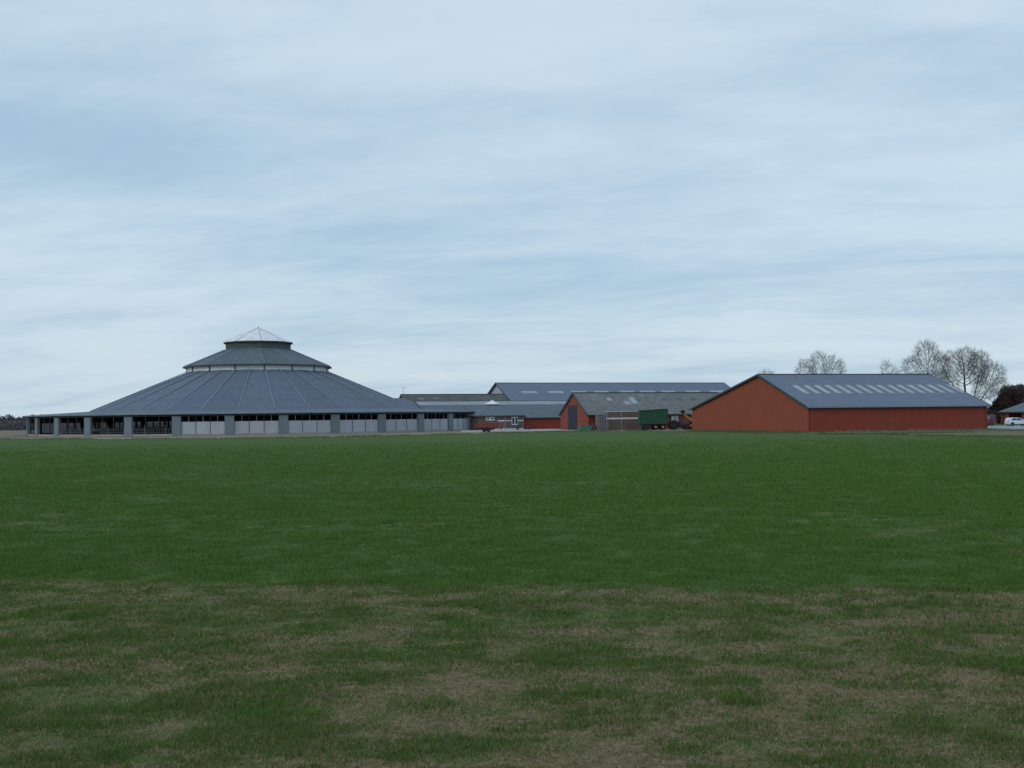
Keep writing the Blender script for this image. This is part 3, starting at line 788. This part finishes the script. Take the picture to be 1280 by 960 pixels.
# red trailer
rt_ = thing('manure_spreader', 'small red farm trailer with rusty sides by the octagonal annexe', 'trailer', (-6.65, 199.2, 0), R_(3))
put('bed', MB().box(.1, 4.0, .02, 1.9, .72, .82), 'trailer_red', rt_)
for k in range(3):
    z_ = .83 + k * .27
    put('side_board', MB().box(.1, 3.95, -.02 - .01 * (k % 2), .03, z_, z_ + .25), 'trailer_red', rt_)
    put('side_board', MB().box(.1, 3.95, 1.88, 1.93, z_, z_ + .25), 'trailer_red', rt_)
put('tailboard', MB().box(.03, .09, 0, 1.9, .72, 1.62), 'trailer_red', rt_)
put('headboard', MB().box(3.96, 4.02, 0, 1.9, .72, 1.72), 'trailer_red', rt_)
for k in range(5): put('stake', MB().box(.3 + k * .85, .38 + k * .85, -.08, -.032, .7, 1.66 + .06 * (k % 2)), 'trailer_red', rt_)
put('beater', MB().bar((.0, .1, 1.0), (-.25, .1, 1.5), .08).bar((-.25, .1, 1.4), (-.25, 1.8, 1.4), .12).bar((0, 1.8, 1.0), (-.25, 1.8, 1.5), .08), 'trailer_red', rt_)
for x_ in (1.65, 2.4):
    for y_ in (.1, 1.8): wheel(rt_, x_, y_, .38, .3, 'dark_steel')
put('chassis', MB().box(.2, 4.2, .5, .62, .56, .71).box(.2, 4.2, 1.3, 1.42, .56, .71), 'dark_steel', rt_)
put('drawbar', MB().bar((4.1, .6, .62), (4.9, .95, .5), .1).bar((4.1, 1.3, .62), (4.9, .95, .5), .1), 'trailer_red', rt_)
put('jack', MB().bar((4.8, .95, 0), (4.8, .95, .9), .07), 'dark_steel', rt_)
# green skip
sk = thing('green_skip', 'low green ribbed skip on the yard before the brick gable', 'skip', (11.9, 203.3, 0), R_(4))
put('body', MB().extr([(.1, .05), (2.2, .05), (2.75, .92), (.45, .92)], 0, 1.5), 'skip_green', sk)
for k in range(5): put('rib', MB().bar((.22 + k * .5, -.03, .08), (.56 + k * .5, -.03, .9), .07, .06, (0, 1, 0)), 'skip_green', sk)
put('rim', MB().bar((.4, -.04, .93), (2.8, -.04, .93), .09), 'skip_green', sk)
dw = thing('dark_drum', 'dark drum standing between the green skip and the gates', 'drum', (15.0, 203.0, 0))
put('drum_body', MB().lathe([(.28, 0), (.30, .03), (.30, .42), (.315, .45), (.30, .48), (.30, .85), (.28, .88)]), 'dark_steel', dw)
for nm, x_, lb in (('waste_drum', 1.05, 'dark drum under the white-framed window of the annexe'), ('waste_drum', 3.15, 'dark drum at the left end of the low red wall')):
    d_ = thing(nm, lb, 'drum', (x_, 226.5, 0), 0, 'dark drums in the yard')
    put('drum_body', MB().lathe([(.28, 0), (.30, .03), (.30, .42), (.315, .45), (.30, .48), (.30, .9), (.28, .95)]), 'dark_steel', d_)
    put('lid', MB().lathe([(.31, .951), (.31, .99), (.12, 1.03)]), 'rubber', d_)

# ------------------------------------------------------------------ silver hatchback, red van, house
def car(name, label, loc, rz, prof, roof_from, wd, paint, wheels, wins, glass='glass_dark'):
    c = thing(name, label, 'car' if 'car' in name else 'van', loc, rz)
    ins = lambda x_, z_: .05 + max(0, z_ - roof_from) * .32
    put('body', MB().extr(prof, 0, wd, ins), paint, c)
    for x_ in wheels:
        for y_ in (.10, wd - .10): wheel(c, x_, y_, .31, .2, 'rim_grey', .62)
        put('wheel_arch', MB().lathe([(.36, 0), (.36, .012)], (x_, .045, .33), 'y', 16), 'rubber', c)
    for w_ in wins:
        me = MB(); k_ = len(w_)
        for side in (0, 1):
            yy = lambda z_: (ins(0, z_) - .012) if side == 0 else wd - ins(0, z_) + .012
            me.add([(x_, yy(z_), z_) for x_, z_ in w_], [tuple(range(k_))])
        put('side_window', me, glass, c)
    return c
prof = [(.12, .28), (.02, .55), (.06, .95), (.28, 1.36), (.52, 1.46), (1.7, 1.46), (2.25, 1.38), (2.95, .98), (3.75, .86), (4.02, .66), (4.08, .42), (3.95, .25)]
cc = car('parked_car', 'silver-white hatchback parked in front of the house on the right', (86.75, 196.0, .03), R_(2), prof, .92, 1.68, 'car_silver', (.72, 3.2),
         [[(.62, 1.0), (1.38, 1.0), (1.38, 1.36), (.85, 1.36)], [(1.46, 1.0), (2.62, 1.0), (2.15, 1.33), (1.7, 1.36), (1.46, 1.36)]])
put('tail_light', MB().box(.0, .09, .08, .3, .72, .95), 'lamp_red', cc); put('tail_light', MB().box(.0, .09, 1.38, 1.6, .72, .95), 'lamp_red', cc)
put('headlight', MB().box(3.86, 4.03, .10, .4, .62, .78), 'lamp_clear', cc); put('headlight', MB().box(3.86, 4.03, 1.3, 1.58, .62, .78), 'lamp_clear', cc)
put('door_mirror', MB().box(2.45, 2.58, -.1, .02, .98, 1.1), 'car_silver', cc)
put('sill_trim', MB().box(.95, 2.95, .035, .048, .28, .36), 'rubber', cc)
prof = [(.05, .3), (.0, .7), (.15, 1.0), (.75, 1.2), (1.35, 1.88), (1.7, 2.0), (4.3, 2.0), (4.45, 1.8), (4.5, .45), (4.4, .3)]
vn = car('red_van', 'dark red van just showing past the right end of the red barn', (83.9, 204.5, .03), R_(1), prof, 1.1, 1.8, 'van_red', (.8, 3.6),
         [[(3.35, 1.15), (4.25, 1.15), (4.2, 1.75), (3.4, 1.75)]], 'glass_dark')
put('roof_panel', MB().box(1.75, 4.28, .32, 1.5, 2.004, 2.04), 'van_pale', vn)
put('side_stripe', MB().box(2.5, 3.3, .02, .045, 1.15, 1.7), 'van_pale', vn)
put('bumper', MB().box(4.5, 4.58, .1, 1.7, .35, .55), 'rubber', vn)

hs = thing('house', 'low house with a hipped grey roof and brick-pillared carport behind the silver car', 'house', (97.3, 222.0, 0), R_(-21))
HL, HD = 17.0, 11.0
ze, zr = 2.55, 4.85
put('roof', MB().slab([(-.5, -.5, ze), (HL + .5, -.5, ze), (HL - 5.4, HD / 2, zr), (5.4, HD / 2, zr)], .14), 'roof_grey', hs)
put('roof', MB().slab([(-.5, HD + .5, ze), (-.5, -.5, ze), (5.4, HD / 2, zr)], .14), 'roof_grey', hs)
put('roof', MB().slab([(HL + .5, HD + .5, ze), (-.5, HD + .5, ze), (5.4, HD / 2, zr), (HL - 5.4, HD / 2, zr)], .14), 'roof_grey', hs)
put('roof', MB().slab([(HL + .5, -.5, ze), (HL + .5, HD + .5, ze), (HL - 5.4, HD / 2, zr)], .14), 'roof_grey', hs)
put('fascia', MB().box(-.5, HL + .5, -.56, -.504, ze - .22, ze - .01), 'verge_dark', hs)
for x_ in (.15, 3.3, 6.5): put('pillar', MB().box(x_, x_ + .8, 0, .6, 0, ze - .16), 'red_brick', hs)
put('wall', MB().box(0, HL, 4.5, 4.75, 0, ze - .16), 'red_brick', hs)
put('wall', MB().box(HL - .25, HL, .2, 4.48, 0, ze - .16), 'red_brick', hs)
put('wall', MB().box(7.6, HL - .26, .2, .45, 0, ze - .16), 'red_brick', hs)
put('wall', MB().box(.0, .25, 4.76, HD, 0, ze - .16), 'red_brick', hs)
put('wall', MB().box(.26, HL, HD - .25, HD, 0, ze - .16), 'red_brick', hs)
for x_ in (9, 12.5):
    wd_ = put('window', MB().box(x_, x_ + 1.6, .14, .196, .9, 2.1), 'white_trim', hs)
    put('pane', MB().box(x_ + .1, x_ + .75, .12, .136, 1.0, 2.0), 'glass_dark', wd_); put('pane', MB().box(x_ + .85, x_ + 1.5, .12, .136, 1.0, 2.0), 'glass_dark', wd_)

# ------------------------------------------------------------------ bare trees
def bare_tree(name, label, loc, lobes, seed, stems=1, fork=1.5, npts=900, step=.31, mt='twigs', group=None, twig=.95, gr=.012):
    """branches grown towards points scattered through the crown's lobes (x, y, z, rx, rz), then thickened towards the root"""
    g_ = np.random.default_rng(seed)
    W_ = np.array([l[3] ** 2 * l[4] for l in lobes]) ** .8; W_ /= W_.sum()
    ix = g_.choice(len(lobes), npts, p=W_)
    d = g_.normal(size=(npts, 3)); d /= np.linalg.norm(d, axis=1, keepdims=True)
    rad = g_.uniform(.25, 1, npts) ** .42
    Lb = np.array(lobes)[ix]
    P = Lb[:, :3] + d * rad[:, None] * np.stack([Lb[:, 3], Lb[:, 3], Lb[:, 4]], 1)
    P = P[P[:, 2] > fork + .8]
    nodes = []; par = []
    for k in range(stems):
        a = g_.uniform(0, 6.28); off = .0 if stems == 1 else g_.uniform(.3, .9)
        p = np.array([math.cos(a) * off, math.sin(a) * off, 0.]); pr = -1
        ln = np.array([math.cos(a) * .06 * (stems > 1) + g_.normal(0, .04), math.sin(a) * .06 * (stems > 1), 1.])
        for q in range(int(fork / step) + 1):
            nodes.append(p.copy()); par.append(pr); pr = len(nodes) - 1; p = p + ln * step
    nodes = np.array(nodes); best = np.full(len(P), 1e9); who = np.zeros(len(P), int)
    def upd(a0):
        nonlocal best, who
        D = np.linalg.norm(P[:, None] - nodes[None, a0:], axis=2)
        m_ = D.argmin(1); dm = D[np.arange(len(P)), m_]; bt_ = dm < best
        best = np.where(bt_, dm, best); who = np.where(bt_, m_ + a0, who)
    upd(0)
    for it in range(170):
        if len(P) == 0: break
        dirs = P - nodes[who]; dirs /= np.linalg.norm(dirs, axis=1, keepdims=True) + 1e-9
        acc = np.zeros_like(nodes); np.add.at(acc, who, dirs)
        act = np.unique(who)
        v_ = acc[act] + g_.normal(0, .22, (len(act), 3)) + np.array([0, 0, .10]); v_ /= np.linalg.norm(v_, axis=1, keepdims=True) + 1e-9
        new = nodes[act] + v_ * step
        a0 = len(nodes); nodes = np.concatenate([nodes, new]); par += list(act)
        if len(nodes) > 8000: break
        upd(a0)
        alive = best > step * 1.25
        P, best, who = P[alive], best[alive], who[alive]
    par = np.array(par); n = len(nodes)
    area = np.zeros(n); kids = np.bincount(par[par >= 0], minlength=n)
    for k in range(n - 1, -1, -1):
        if kids[k] == 0: area[k] += (gr * .8) ** 2.05
        if par[k] >= 0: area[par[k]] += area[k]
    rad = area ** (1 / 2.05)
    # side twigs fanning off every thin branch
    thin = np.where((rad < gr * 5) & (par >= 0))[0]
    bd = nodes - nodes[np.maximum(par, 0)]; bd /= np.linalg.norm(bd, axis=1, keepdims=True) + 1e-9
    src = np.repeat(thin, 3); tips = np.where(kids == 0)[0]; src = np.concatenate([src, np.repeat(tips, 4)])
    sd_ = g_.normal(size=(len(src), 3)); sd_ /= np.linalg.norm(sd_, axis=1, keepdims=True)
    cen = np.array([l[:3] for l in lobes]).mean(0); outw = nodes[src] - cen; outw /= np.linalg.norm(outw, axis=1, keepdims=True) + 1e-9
    td = bd[src] * .8 + sd_ * .5 + outw * .45; td /= np.linalg.norm(td, axis=1, keepdims=True)
    end = nodes[src] + td * (twig * g_.uniform(.4, 1.5, (len(src), 1)))
    mid = nodes[src] + (end - nodes[src]) * g_.uniform(.3, .7, (len(src), 1))
    td2 = td + g_.normal(0, .55, td.shape) + np.array([0, 0, .15]); td2 /= np.linalg.norm(td2, axis=1, keepdims=True)
    end2 = mid + td2 * (twig * .55 * g_.uniform(.4, 1.3, (len(src), 1)))
    has = par >= 0
    A_ = nodes[par[has]]; B_ = nodes[has]
    r0 = np.minimum(rad[par[has]], rad[has] * 1.5); r1 = rad[has]
    Ta = np.concatenate([nodes[src], mid]); Tb = np.concatenate([end, end2]); Tr = np.concatenate([np.full(len(src), .011), np.full(len(src), .008)])
    root = thing(name, label, 'tree', loc, 0, group)
    big = r0 > .05
    for nm, sel, m_ in (('trunk', big, 'bark'), ('crown', ~big, mt)):
        a, b, ra, rb3 = A_[sel], B_[sel], r0[sel], r1[sel]
        k = 6 if nm == 'trunk' else 3
        d = b - a; d /= np.linalg.norm(d, axis=1, keepdims=True) + 1e-9
        ux = np.cross(d, np.array([.31, .95, .07])); ux /= np.linalg.norm(ux, axis=1, keepdims=True) + 1e-9
        uy = np.cross(d, ux)
        m = len(a); vs = np.zeros((m, 2 * k, 3))
        for j in range(k):
            o_ = ux * math.cos(2 * PI * j / k) + uy * math.sin(2 * PI * j / k)
            vs[:, j] = a + o_ * ra[:, None]; vs[:, k + j] = b + o_ * rb3[:, None]
        f = np.array([[j, (j + 1) % k, k + (j + 1) % k, k + j] for j in range(k)])
        f = np.concatenate([f[:, [0, 1, 2]], f[:, [0, 2, 3]]])
        fa = (np.arange(m)[:, None, None] * 2 * k + f[None]).reshape(-1)
        vs = vs.reshape(-1, 3)
        if nm == 'crown':                       # plus the fine twigs, each a thin three-sided spike
            d = Tb - Ta; d /= np.linalg.norm(d, axis=1, keepdims=True) + 1e-9
            ux = np.cross(d, np.array([.31, .95, .07])); ux /= np.linalg.norm(ux, axis=1, keepdims=True) + 1e-9
            uy = np.cross(d, ux)
            tv = np.stack([Ta + (ux * math.cos(a_) + uy * math.sin(a_)) * Tr[:, None] for a_ in (0, 2.094, 4.189)] + [Tb], 1)
            tf = (np.arange(len(Ta))[:, None, None] * 4 + np.array([[0, 1, 3], [1, 2, 3], [2, 0, 3]])[None]).reshape(-1) + len(vs)
            vs = np.concatenate([vs, tv.reshape(-1, 3)]); fa = np.concatenate([fa, tf])
        mesh_np(nm, vs, fa, 3, m_, parent=root)
    return root, len(A_) * 2 + len(Ta)
TG = 'bare trees behind the red barn'
cnt = 0
for a in (dict(name='bare_tree', label='domed many-stemmed bare tree above the middle of the red barn ridge', loc=(71.7, 260, 0), seed=5, stems=3, fork=3.0, mt='twigs_green', npts=2700,
               lobes=[(-3.3, 0, 11.6, 2.7, 4.0), (-.3, .5, 13.0, 2.6, 4.2), (2.9, 0, 12.0, 2.8, 4.2), (4.6, 0, 9.2, 1.6, 2.0), (0, 0, 8, 3.5, 2.5)]),
          dict(name='bare_tree', label='tall spreading bare tree rising highest behind the right end of the ridge', loc=(92.6, 250, 0), seed=21, stems=1, fork=3.4, npts=2700,
               lobes=[(-3.2, 0, 12.6, 2.3, 2.4), (.2, 0, 15.0, 3.0, 3.7), (2.9, 0, 13.0, 2.5, 2.9), (1.0, 0, 10.0, 3.6, 2.4)]),
          dict(name='bare_tree', label='small thin bare tree left of the tallest one', loc=(86.6, 256, 0), seed=8, stems=1, fork=4.5, npts=420,
               lobes=[(-.9, 0, 12.6, 1.3, 1.9), (.9, 0, 11.3, 1.3, 1.6)]),
          dict(name='bare_tree', label='wide round-headed bare tree with the thickest dark trunk at the barn end', loc=(97.6, 240, 0), seed=33, stems=1, fork=3.6, npts=2700, gr=.015,
               lobes=[(-2.9, 0, 12.3, 2.7, 3.6), (-.2, 0, 13.4, 2.6, 3.1), (1.8, 0, 11.5, 2.4, 3.4), (-3.4, 0, 8.5, 2.0, 2.2)]),
          dict(name='bare_tree', label='rightmost bare tree, leaning right over the shrub mass', loc=(100.4, 243, 0), seed=47, stems=2, fork=2.8, mt='twigs_green', npts=2400,
               lobes=[(1.2, 0, 12.8, 2.5, 3.0), (3.8, 0, 10.2, 2.9, 3.3), (2.2, 0, 7.4, 2.7, 2.6), (5.2, 0, 8.2, 1.8, 2.0)]),
          dict(name='bare_tree', label='bare treetop barely showing over the left end of the red ridge', loc=(52.8, 232, 0), seed=62, stems=1, fork=3.5, npts=600,
               lobes=[(0, 0, 9.3, 2.1, 2.3)])):
    _, n = bare_tree(group=TG, **a); cnt += n
print('tree segments', cnt)

# ------------------------------------------------------------------ leafy masses
def leaves(name, m, blobs, n, size, seed, parent=None, kind=None, loc=(0, 0, 0), label=None, cat=None, flat=1.0):
    g_ = np.random.default_rng(seed)
    C = np.array([b[:3] for b in blobs]); Rr = np.array([b[3:6] for b in blobs])
    wgt = Rr.prod(1) ** .7; wgt /= wgt.sum()
    ix = g_.choice(len(blobs), n, p=wgt)
    d = g_.normal(size=(n, 3)); d /= np.linalg.norm(d, axis=1, keepdims=True)
    rad = g_.uniform(.45, 1.06, n) ** .6
    P = C[ix] + d * Rr[ix] * rad[:, None]
    P = P[P[:, 2] > .05]; n = len(P)
    e1 = g_.normal(size=(n, 3)); e1 /= np.linalg.norm(e1, axis=1, keepdims=True)
    e2 = np.cross(e1, g_.normal(size=(n, 3))); e2 /= np.linalg.norm(e2, axis=1, keepdims=True)
    s_ = size * g_.uniform(.5, 1.5, (n, 1))
    vs = np.stack([P - e1 * s_, P + e1 * s_, P + e2 * s_ * 1.1 * flat], 1).reshape(-1, 3)
    return mesh_np(name, vs, np.arange(3 * n), 3, m, kind, label, cat, parent, loc)
bt = thing('copper_beech', 'dense reddish-brown beech mass at the right edge behind the house', 'tree', (111, 246, 0))
g_ = np.random.default_rng(3)
bl = []
for _ in range(95):
    x_ = g_.uniform(-4.6, 15); hh = 9.2 * math.sqrt(max(.3, 1 - ((x_ + .6) / 4.8) ** 2)) if x_ < -.6 else 9.0
    r_ = g_.uniform(1.3, 2.3)
    bl.append((x_, g_.uniform(-2.5, 2.5), g_.uniform(1.2, max(1.5, hh - r_)), r_, r_, r_ * .95))
leaves('crown', 'russet_leaves', bl, 90000, .20, 5, bt)
put('trunk', MB().lathe([(.5, 0), (.38, 2), (.3, 5), (.1, 7.5)], (2, 0, 0), n=8), 'bark', bt)
for x_, lb in ((-3.0, 0), (5.5, 0), (9.5, 0)): put('trunk', MB().lathe([(.35, 0), (.25, 2), (.1, 6)], (x_, .5, 0), n=7), 'bark', bt)
for i, (x_, y_, h_, w_, lb, m_) in enumerate(((95.0, 226, 3.9, 2.0, 'dark evergreen bush behind the red van', 'dark_leaves'), (98.4, 236, 5.2, 3.4, 'russet bush left of the beech mass', 'russet_leaves'),
                                              (91.5, 222, 3.0, 2.4, 'russet undergrowth bush beside the red barn end', 'russet_leaves'))):
    bs = thing('bush', lb, 'bush', (x_, y_, 0))
    bl = [(g_.uniform(-w_, w_) * .7, g_.uniform(-w_, w_) * .6, g_.uniform(.5, h_ - .9), .9, .9, .8) for _ in range(14)] + [(0, 0, h_ - 1.0, .9, .9, .95)]
    leaves('foliage', m_, bl, 6500, .11, 50 + i, bs)
    put('stem', MB().lathe([(.12, 0), (.05, h_ * .6)], n=6), 'bark', bs)

# far wood on the left: one mass of bare crowns
g_ = np.random.default_rng(8)
P = []
n = 95000
tx = g_.uniform(-420, -148, 230); ty = 400 + g_.uniform(0, 55, 230)
th = 4.8 + 1.7 * fbm(tx * .045, ty * 0 + 3, 3, 4) + g_.uniform(-.7, .7, 230)
th *= np.clip((-tx - 140) / 18, .35, 1)
ix = g_.integers(0, 230, n)
d = g_.normal(size=(n, 3)); d /= np.linalg.norm(d, axis=1, keepdims=True)
P = np.stack([tx[ix] + d[:, 0] * g_.uniform(1, 3.8, n), ty[ix] + d[:, 1] * 2.5, np.abs(th[ix] * (.52 + .48 * d[:, 2] * g_.uniform(.3, 1, n)))], 1)
up_ = np.stack([g_.normal(0, .35, n), g_.normal(0, .3, n), g_.uniform(.5, 1.0, n)], 1)
sd_ = np.stack([g_.uniform(.05, .16, n), g_.uniform(-.1, .1, n), g_.uniform(-.05, .05, n)], 1)
sd_ *= 2.2
vs = np.stack([P - sd_, P + sd_, P + up_ * .55], 1).reshape(-1, 3)
mesh_np('far_wood', vs, np.arange(3 * n), 3, 'wood_twigs', 'stuff', 'dark bare woodland along the left horizon beyond the round barn', 'woodland')
# undergrowth that closes the foot of the wood
n = 16000
P = np.stack([g_.uniform(-430, -140, n), 396 + g_.uniform(0, 6, n), g_.uniform(0, 1, n) ** 1.2 * 3.2], 1)
sd_ = np.stack([g_.uniform(.15, .5, n), g_.uniform(-.1, .1, n), g_.uniform(-.1, .1, n)], 1)
vs = np.stack([P - sd_, P + sd_, P + np.stack([g_.normal(0, .2, n), g_.normal(0, .2, n), g_.uniform(.3, .8, n)], 1)], 1).reshape(-1, 3)
mesh_np('undergrowth', vs, np.arange(3 * n), 3, 'wood_twigs', 'stuff', 'dark scrub along the foot of the far wood', 'scrub')

# rubble and weeds along the red barn
def scatter_stones(name, pts, n, s0, s1, m, label, seed):
    g_ = np.random.default_rng(seed); vs = []; fs = []
    ico = np.array([(0, 0, 1), (.9, 0, .2), (-.45, .8, .2), (-.45, -.8, .2), (0, 0, -.6)]); tri = [(0, 1, 2), (0, 2, 3), (0, 3, 1), (4, 2, 1), (4, 3, 2), (4, 1, 3)]
    for _ in range(n):
        a, b = pts[g_.integers(0, len(pts))]; t_ = g_.random()
        c = np.array([a[0] + (b[0] - a[0]) * t_, a[1] + (b[1] - a[1]) * t_, .05]) + np.array([g_.normal(0, .5), g_.normal(0, .9), 0])
        s_ = g_.uniform(s0, s1); q = ico * s_ * g_.uniform(.6, 1.4, (5, 3)); k = len(vs)
        vs += [tuple(c + v_) for v_ in q]; fs += [tuple(k + i for i in f_) for f_ in tri]
    me = bpy.data.meshes.new(name); me.from_pydata(vs, [], fs); me.materials.append(MATS[m])
    o = bpy.data.objects.new(name, me); COL.objects.link(o); return tag(o, label, None, None, 'stuff')
c0, c1, c2_ = (40.8, 154.2), (70.5, 162.6), (30.0, 190.5)
scatter_stones('rubble', [(c0, c1), (c0, c1), (c0, c2_)], 260, .05, .22, 'rubble', 'stones and rubble strewn along the foot of the red barn', 4)
def tufts(name, m, X, Y, h0, h1, wd, seed, Z=None, lean=.5, kind='stuff', label=None, cat=None):
    g_ = np.random.default_rng(seed); n = len(X)
    a = g_.uniform(0, 2 * PI, n); hh = g_.uniform(h0, h1, n) if np.isscalar(h0) else h0 * g_.uniform(.55, 1.25, n)
    b = g_.uniform(0, 2 * PI, n)
    z = Z if Z is not None else np.zeros(n)
    P = np.stack([X, Y, z - .005], 1)
    s_ = np.stack([np.cos(a), np.sin(a), 0 * a], 1) * (wd if np.isscalar(wd) else wd[:, None]) * .5
    ln = g_.uniform(.1, lean, n) * hh
    T_ = P + np.stack([np.cos(b) * ln, np.sin(b) * ln, hh], 1)
    vs = np.stack([P - s_, P + s_, T_], 1).reshape(-1, 3)
    return mesh_np(name, vs, np.arange(3 * n), 3, m, kind, label, cat)
n = 9000; t_ = g_.random(n); wch = g_.random(n) < .6
cx = np.where(wch, c0[0] + (c1[0] - c0[0]) * t_, c0[0] + (c2_[0] - c0[0]) * t_) + g_.normal(0, .5, n)
cy = np.where(wch, c0[1] + (c1[1] - c0[1]) * t_ - 1.2, c0[1] + (c2_[1] - c0[1]) * t_ - .8) + g_.normal(0, 1.2, n)
keep = fbm(cx * .5, cy * .3, 3, 6) > .45
tufts('weeds', 'weeds', cx[keep], cy[keep], .05, .26, .06, 3, label='low weeds and dry grass along the wall foot of the red barn')

ex = []; ey = []
g_ = np.random.default_rng(19)
for path, n_ in ((edge[1:], 15000), ([(39, 147), (38.5, 138), (41.5, 136), (50, 138), (60, 143), (72, 151)], 5000), ([(44, 132), (47, 118), (52, 106), (60, 97), (80, 92), (120, 96)], 5000)):
    for a_, b_ in zip(path[:-1], path[1:]):
        k_ = int(n_ / len(path)); t_ = g_.random(k_)
        ex.append(a_[0] + (b_[0] - a_[0]) * t_); ey.append(a_[1] + (b_[1] - a_[1]) * t_ + g_.normal(0, 1.3, k_))
ex = np.concatenate(ex); ey = np.concatenate(ey); kp = fbm(ex * .25, ey * .25, 3, 8) > .42
tufts('verge_grass', 'weeds', ex[kp], ey[kp], .05, .22, .12, 6, label='rough grass along the edge between the field and the farmyard')

# ------------------------------------------------------------------ grass: denser near the camera
def blade_mat(name, c1, c2, sc=1.3):
    m = bpy.data.materials.new(name); m.use_nodes = True; t = m.node_tree; b = t.nodes['Principled BSDF']
    b.inputs['Roughness'].default_value = .8; b.inputs['Specular IOR Level'].default_value = .12
    ge = t.nodes.new('ShaderNodeNewGeometry'); r_ = t.nodes.new('ShaderNodeMix'); r_.data_type = 'RGBA'
    r_.inputs[6].default_value = (*c1, 1); r_.inputs[7].default_value = (*c2, 1)
    t.links.new(ge.outputs['Random Per Island'], r_.inputs[0]); t.links.new(r_.outputs[2], b.inputs['Base Color'])
    MATS[name] = m
    tr_ = t.nodes.new('ShaderNodeBsdfTranslucent'); ms_ = t.nodes.new('ShaderNodeMixShader'); ms_.inputs[0].default_value = .4   # thin leaves let light through
    t.links.new(r_.outputs[2], tr_.inputs[0]); t.links.new(b.outputs[0], ms_.inputs[1]); t.links.new(tr_.outputs[0], ms_.inputs[2])
    t.links.new(ms_.outputs[0], t.nodes['Material Output'].inputs['Surface'])
blade_mat('blade_green', (.070, .138, .028), (.145, .245, .055))
blade_mat('blade_olive', (.085, .105, .030), (.18, .19, .075))
blade_mat('blade_dry', (.19, .145, .075), (.42, .34, .20))
def field_points(n, y0, y1, seed, p=1.0):
    g_ = np.random.default_rng(seed)
    Y = y0 * (y1 / y0) ** (g_.random(n) ** p)
    X = g_.uniform(-1, 1, n) * (.57 * Y + 4.5)
    return X, Y, g_
X, Y, g_ = field_points(2150000, 5.2, 125, 1, 1.15)
d = dryness(X, Y)
clump = fbm(X * 2.2, Y * 2.2, 3, 61)
keep = g_.random(len(X)) < np.clip(1.15 - 1.15 * d, .08, 1) * np.clip((clump - .15) * 3.2, np.where(Y > 17, .75, .42), 1) * np.clip((125 - Y) / 85, 0, 1)
X, Y, cl_ = X[keep], Y[keep], clump[keep]
hh = (.028 + .09 * np.clip(cl_ - .3, 0, 1)) * (.55 + 1.3 * np.clip(fbm(X * .9, Y * .9, 3, 91) - .2, 0, 1)) * (1 + .3 * np.clip(Y / 60, 0, 1))
old = (dryness(X, Y) > .22) & (Y < 20) & (g_.random(len(X)) < .42)
tufts('old_grass', 'blade_olive', X[old], Y[old], hh[old], None, .004 + .0010 * Y[old], 15, relief(X[old], Y[old]), 1.2, label='faded olive grass mixed into the worn foreground strip', cat='grass')
X, Y, hh = X[~old], Y[~old], hh[~old]
tufts('grass', 'blade_green', X, Y, hh, None, .004 + .0010 * Y, 12, relief(X, Y), .9, label='short green cereal grass covering the field', cat='grass')
print('grass blades', len(X))
X, Y, g_ = field_points(560000, 5.2, 24, 2, 1.1)
d = dryness(X, Y)
keep = g_.random(len(X)) < np.clip(d * 1.2 - .05, 0, 1)
X, Y = X[keep], Y[keep]
tufts('dry_grass', 'blade_dry', X, Y, .010, .042, .0035 + .0008 * Y, 13, relief(X, Y), 2.2, label='dead straw-coloured thatch lying in the bare patches', cat='grass')
print('dry blades', len(X))
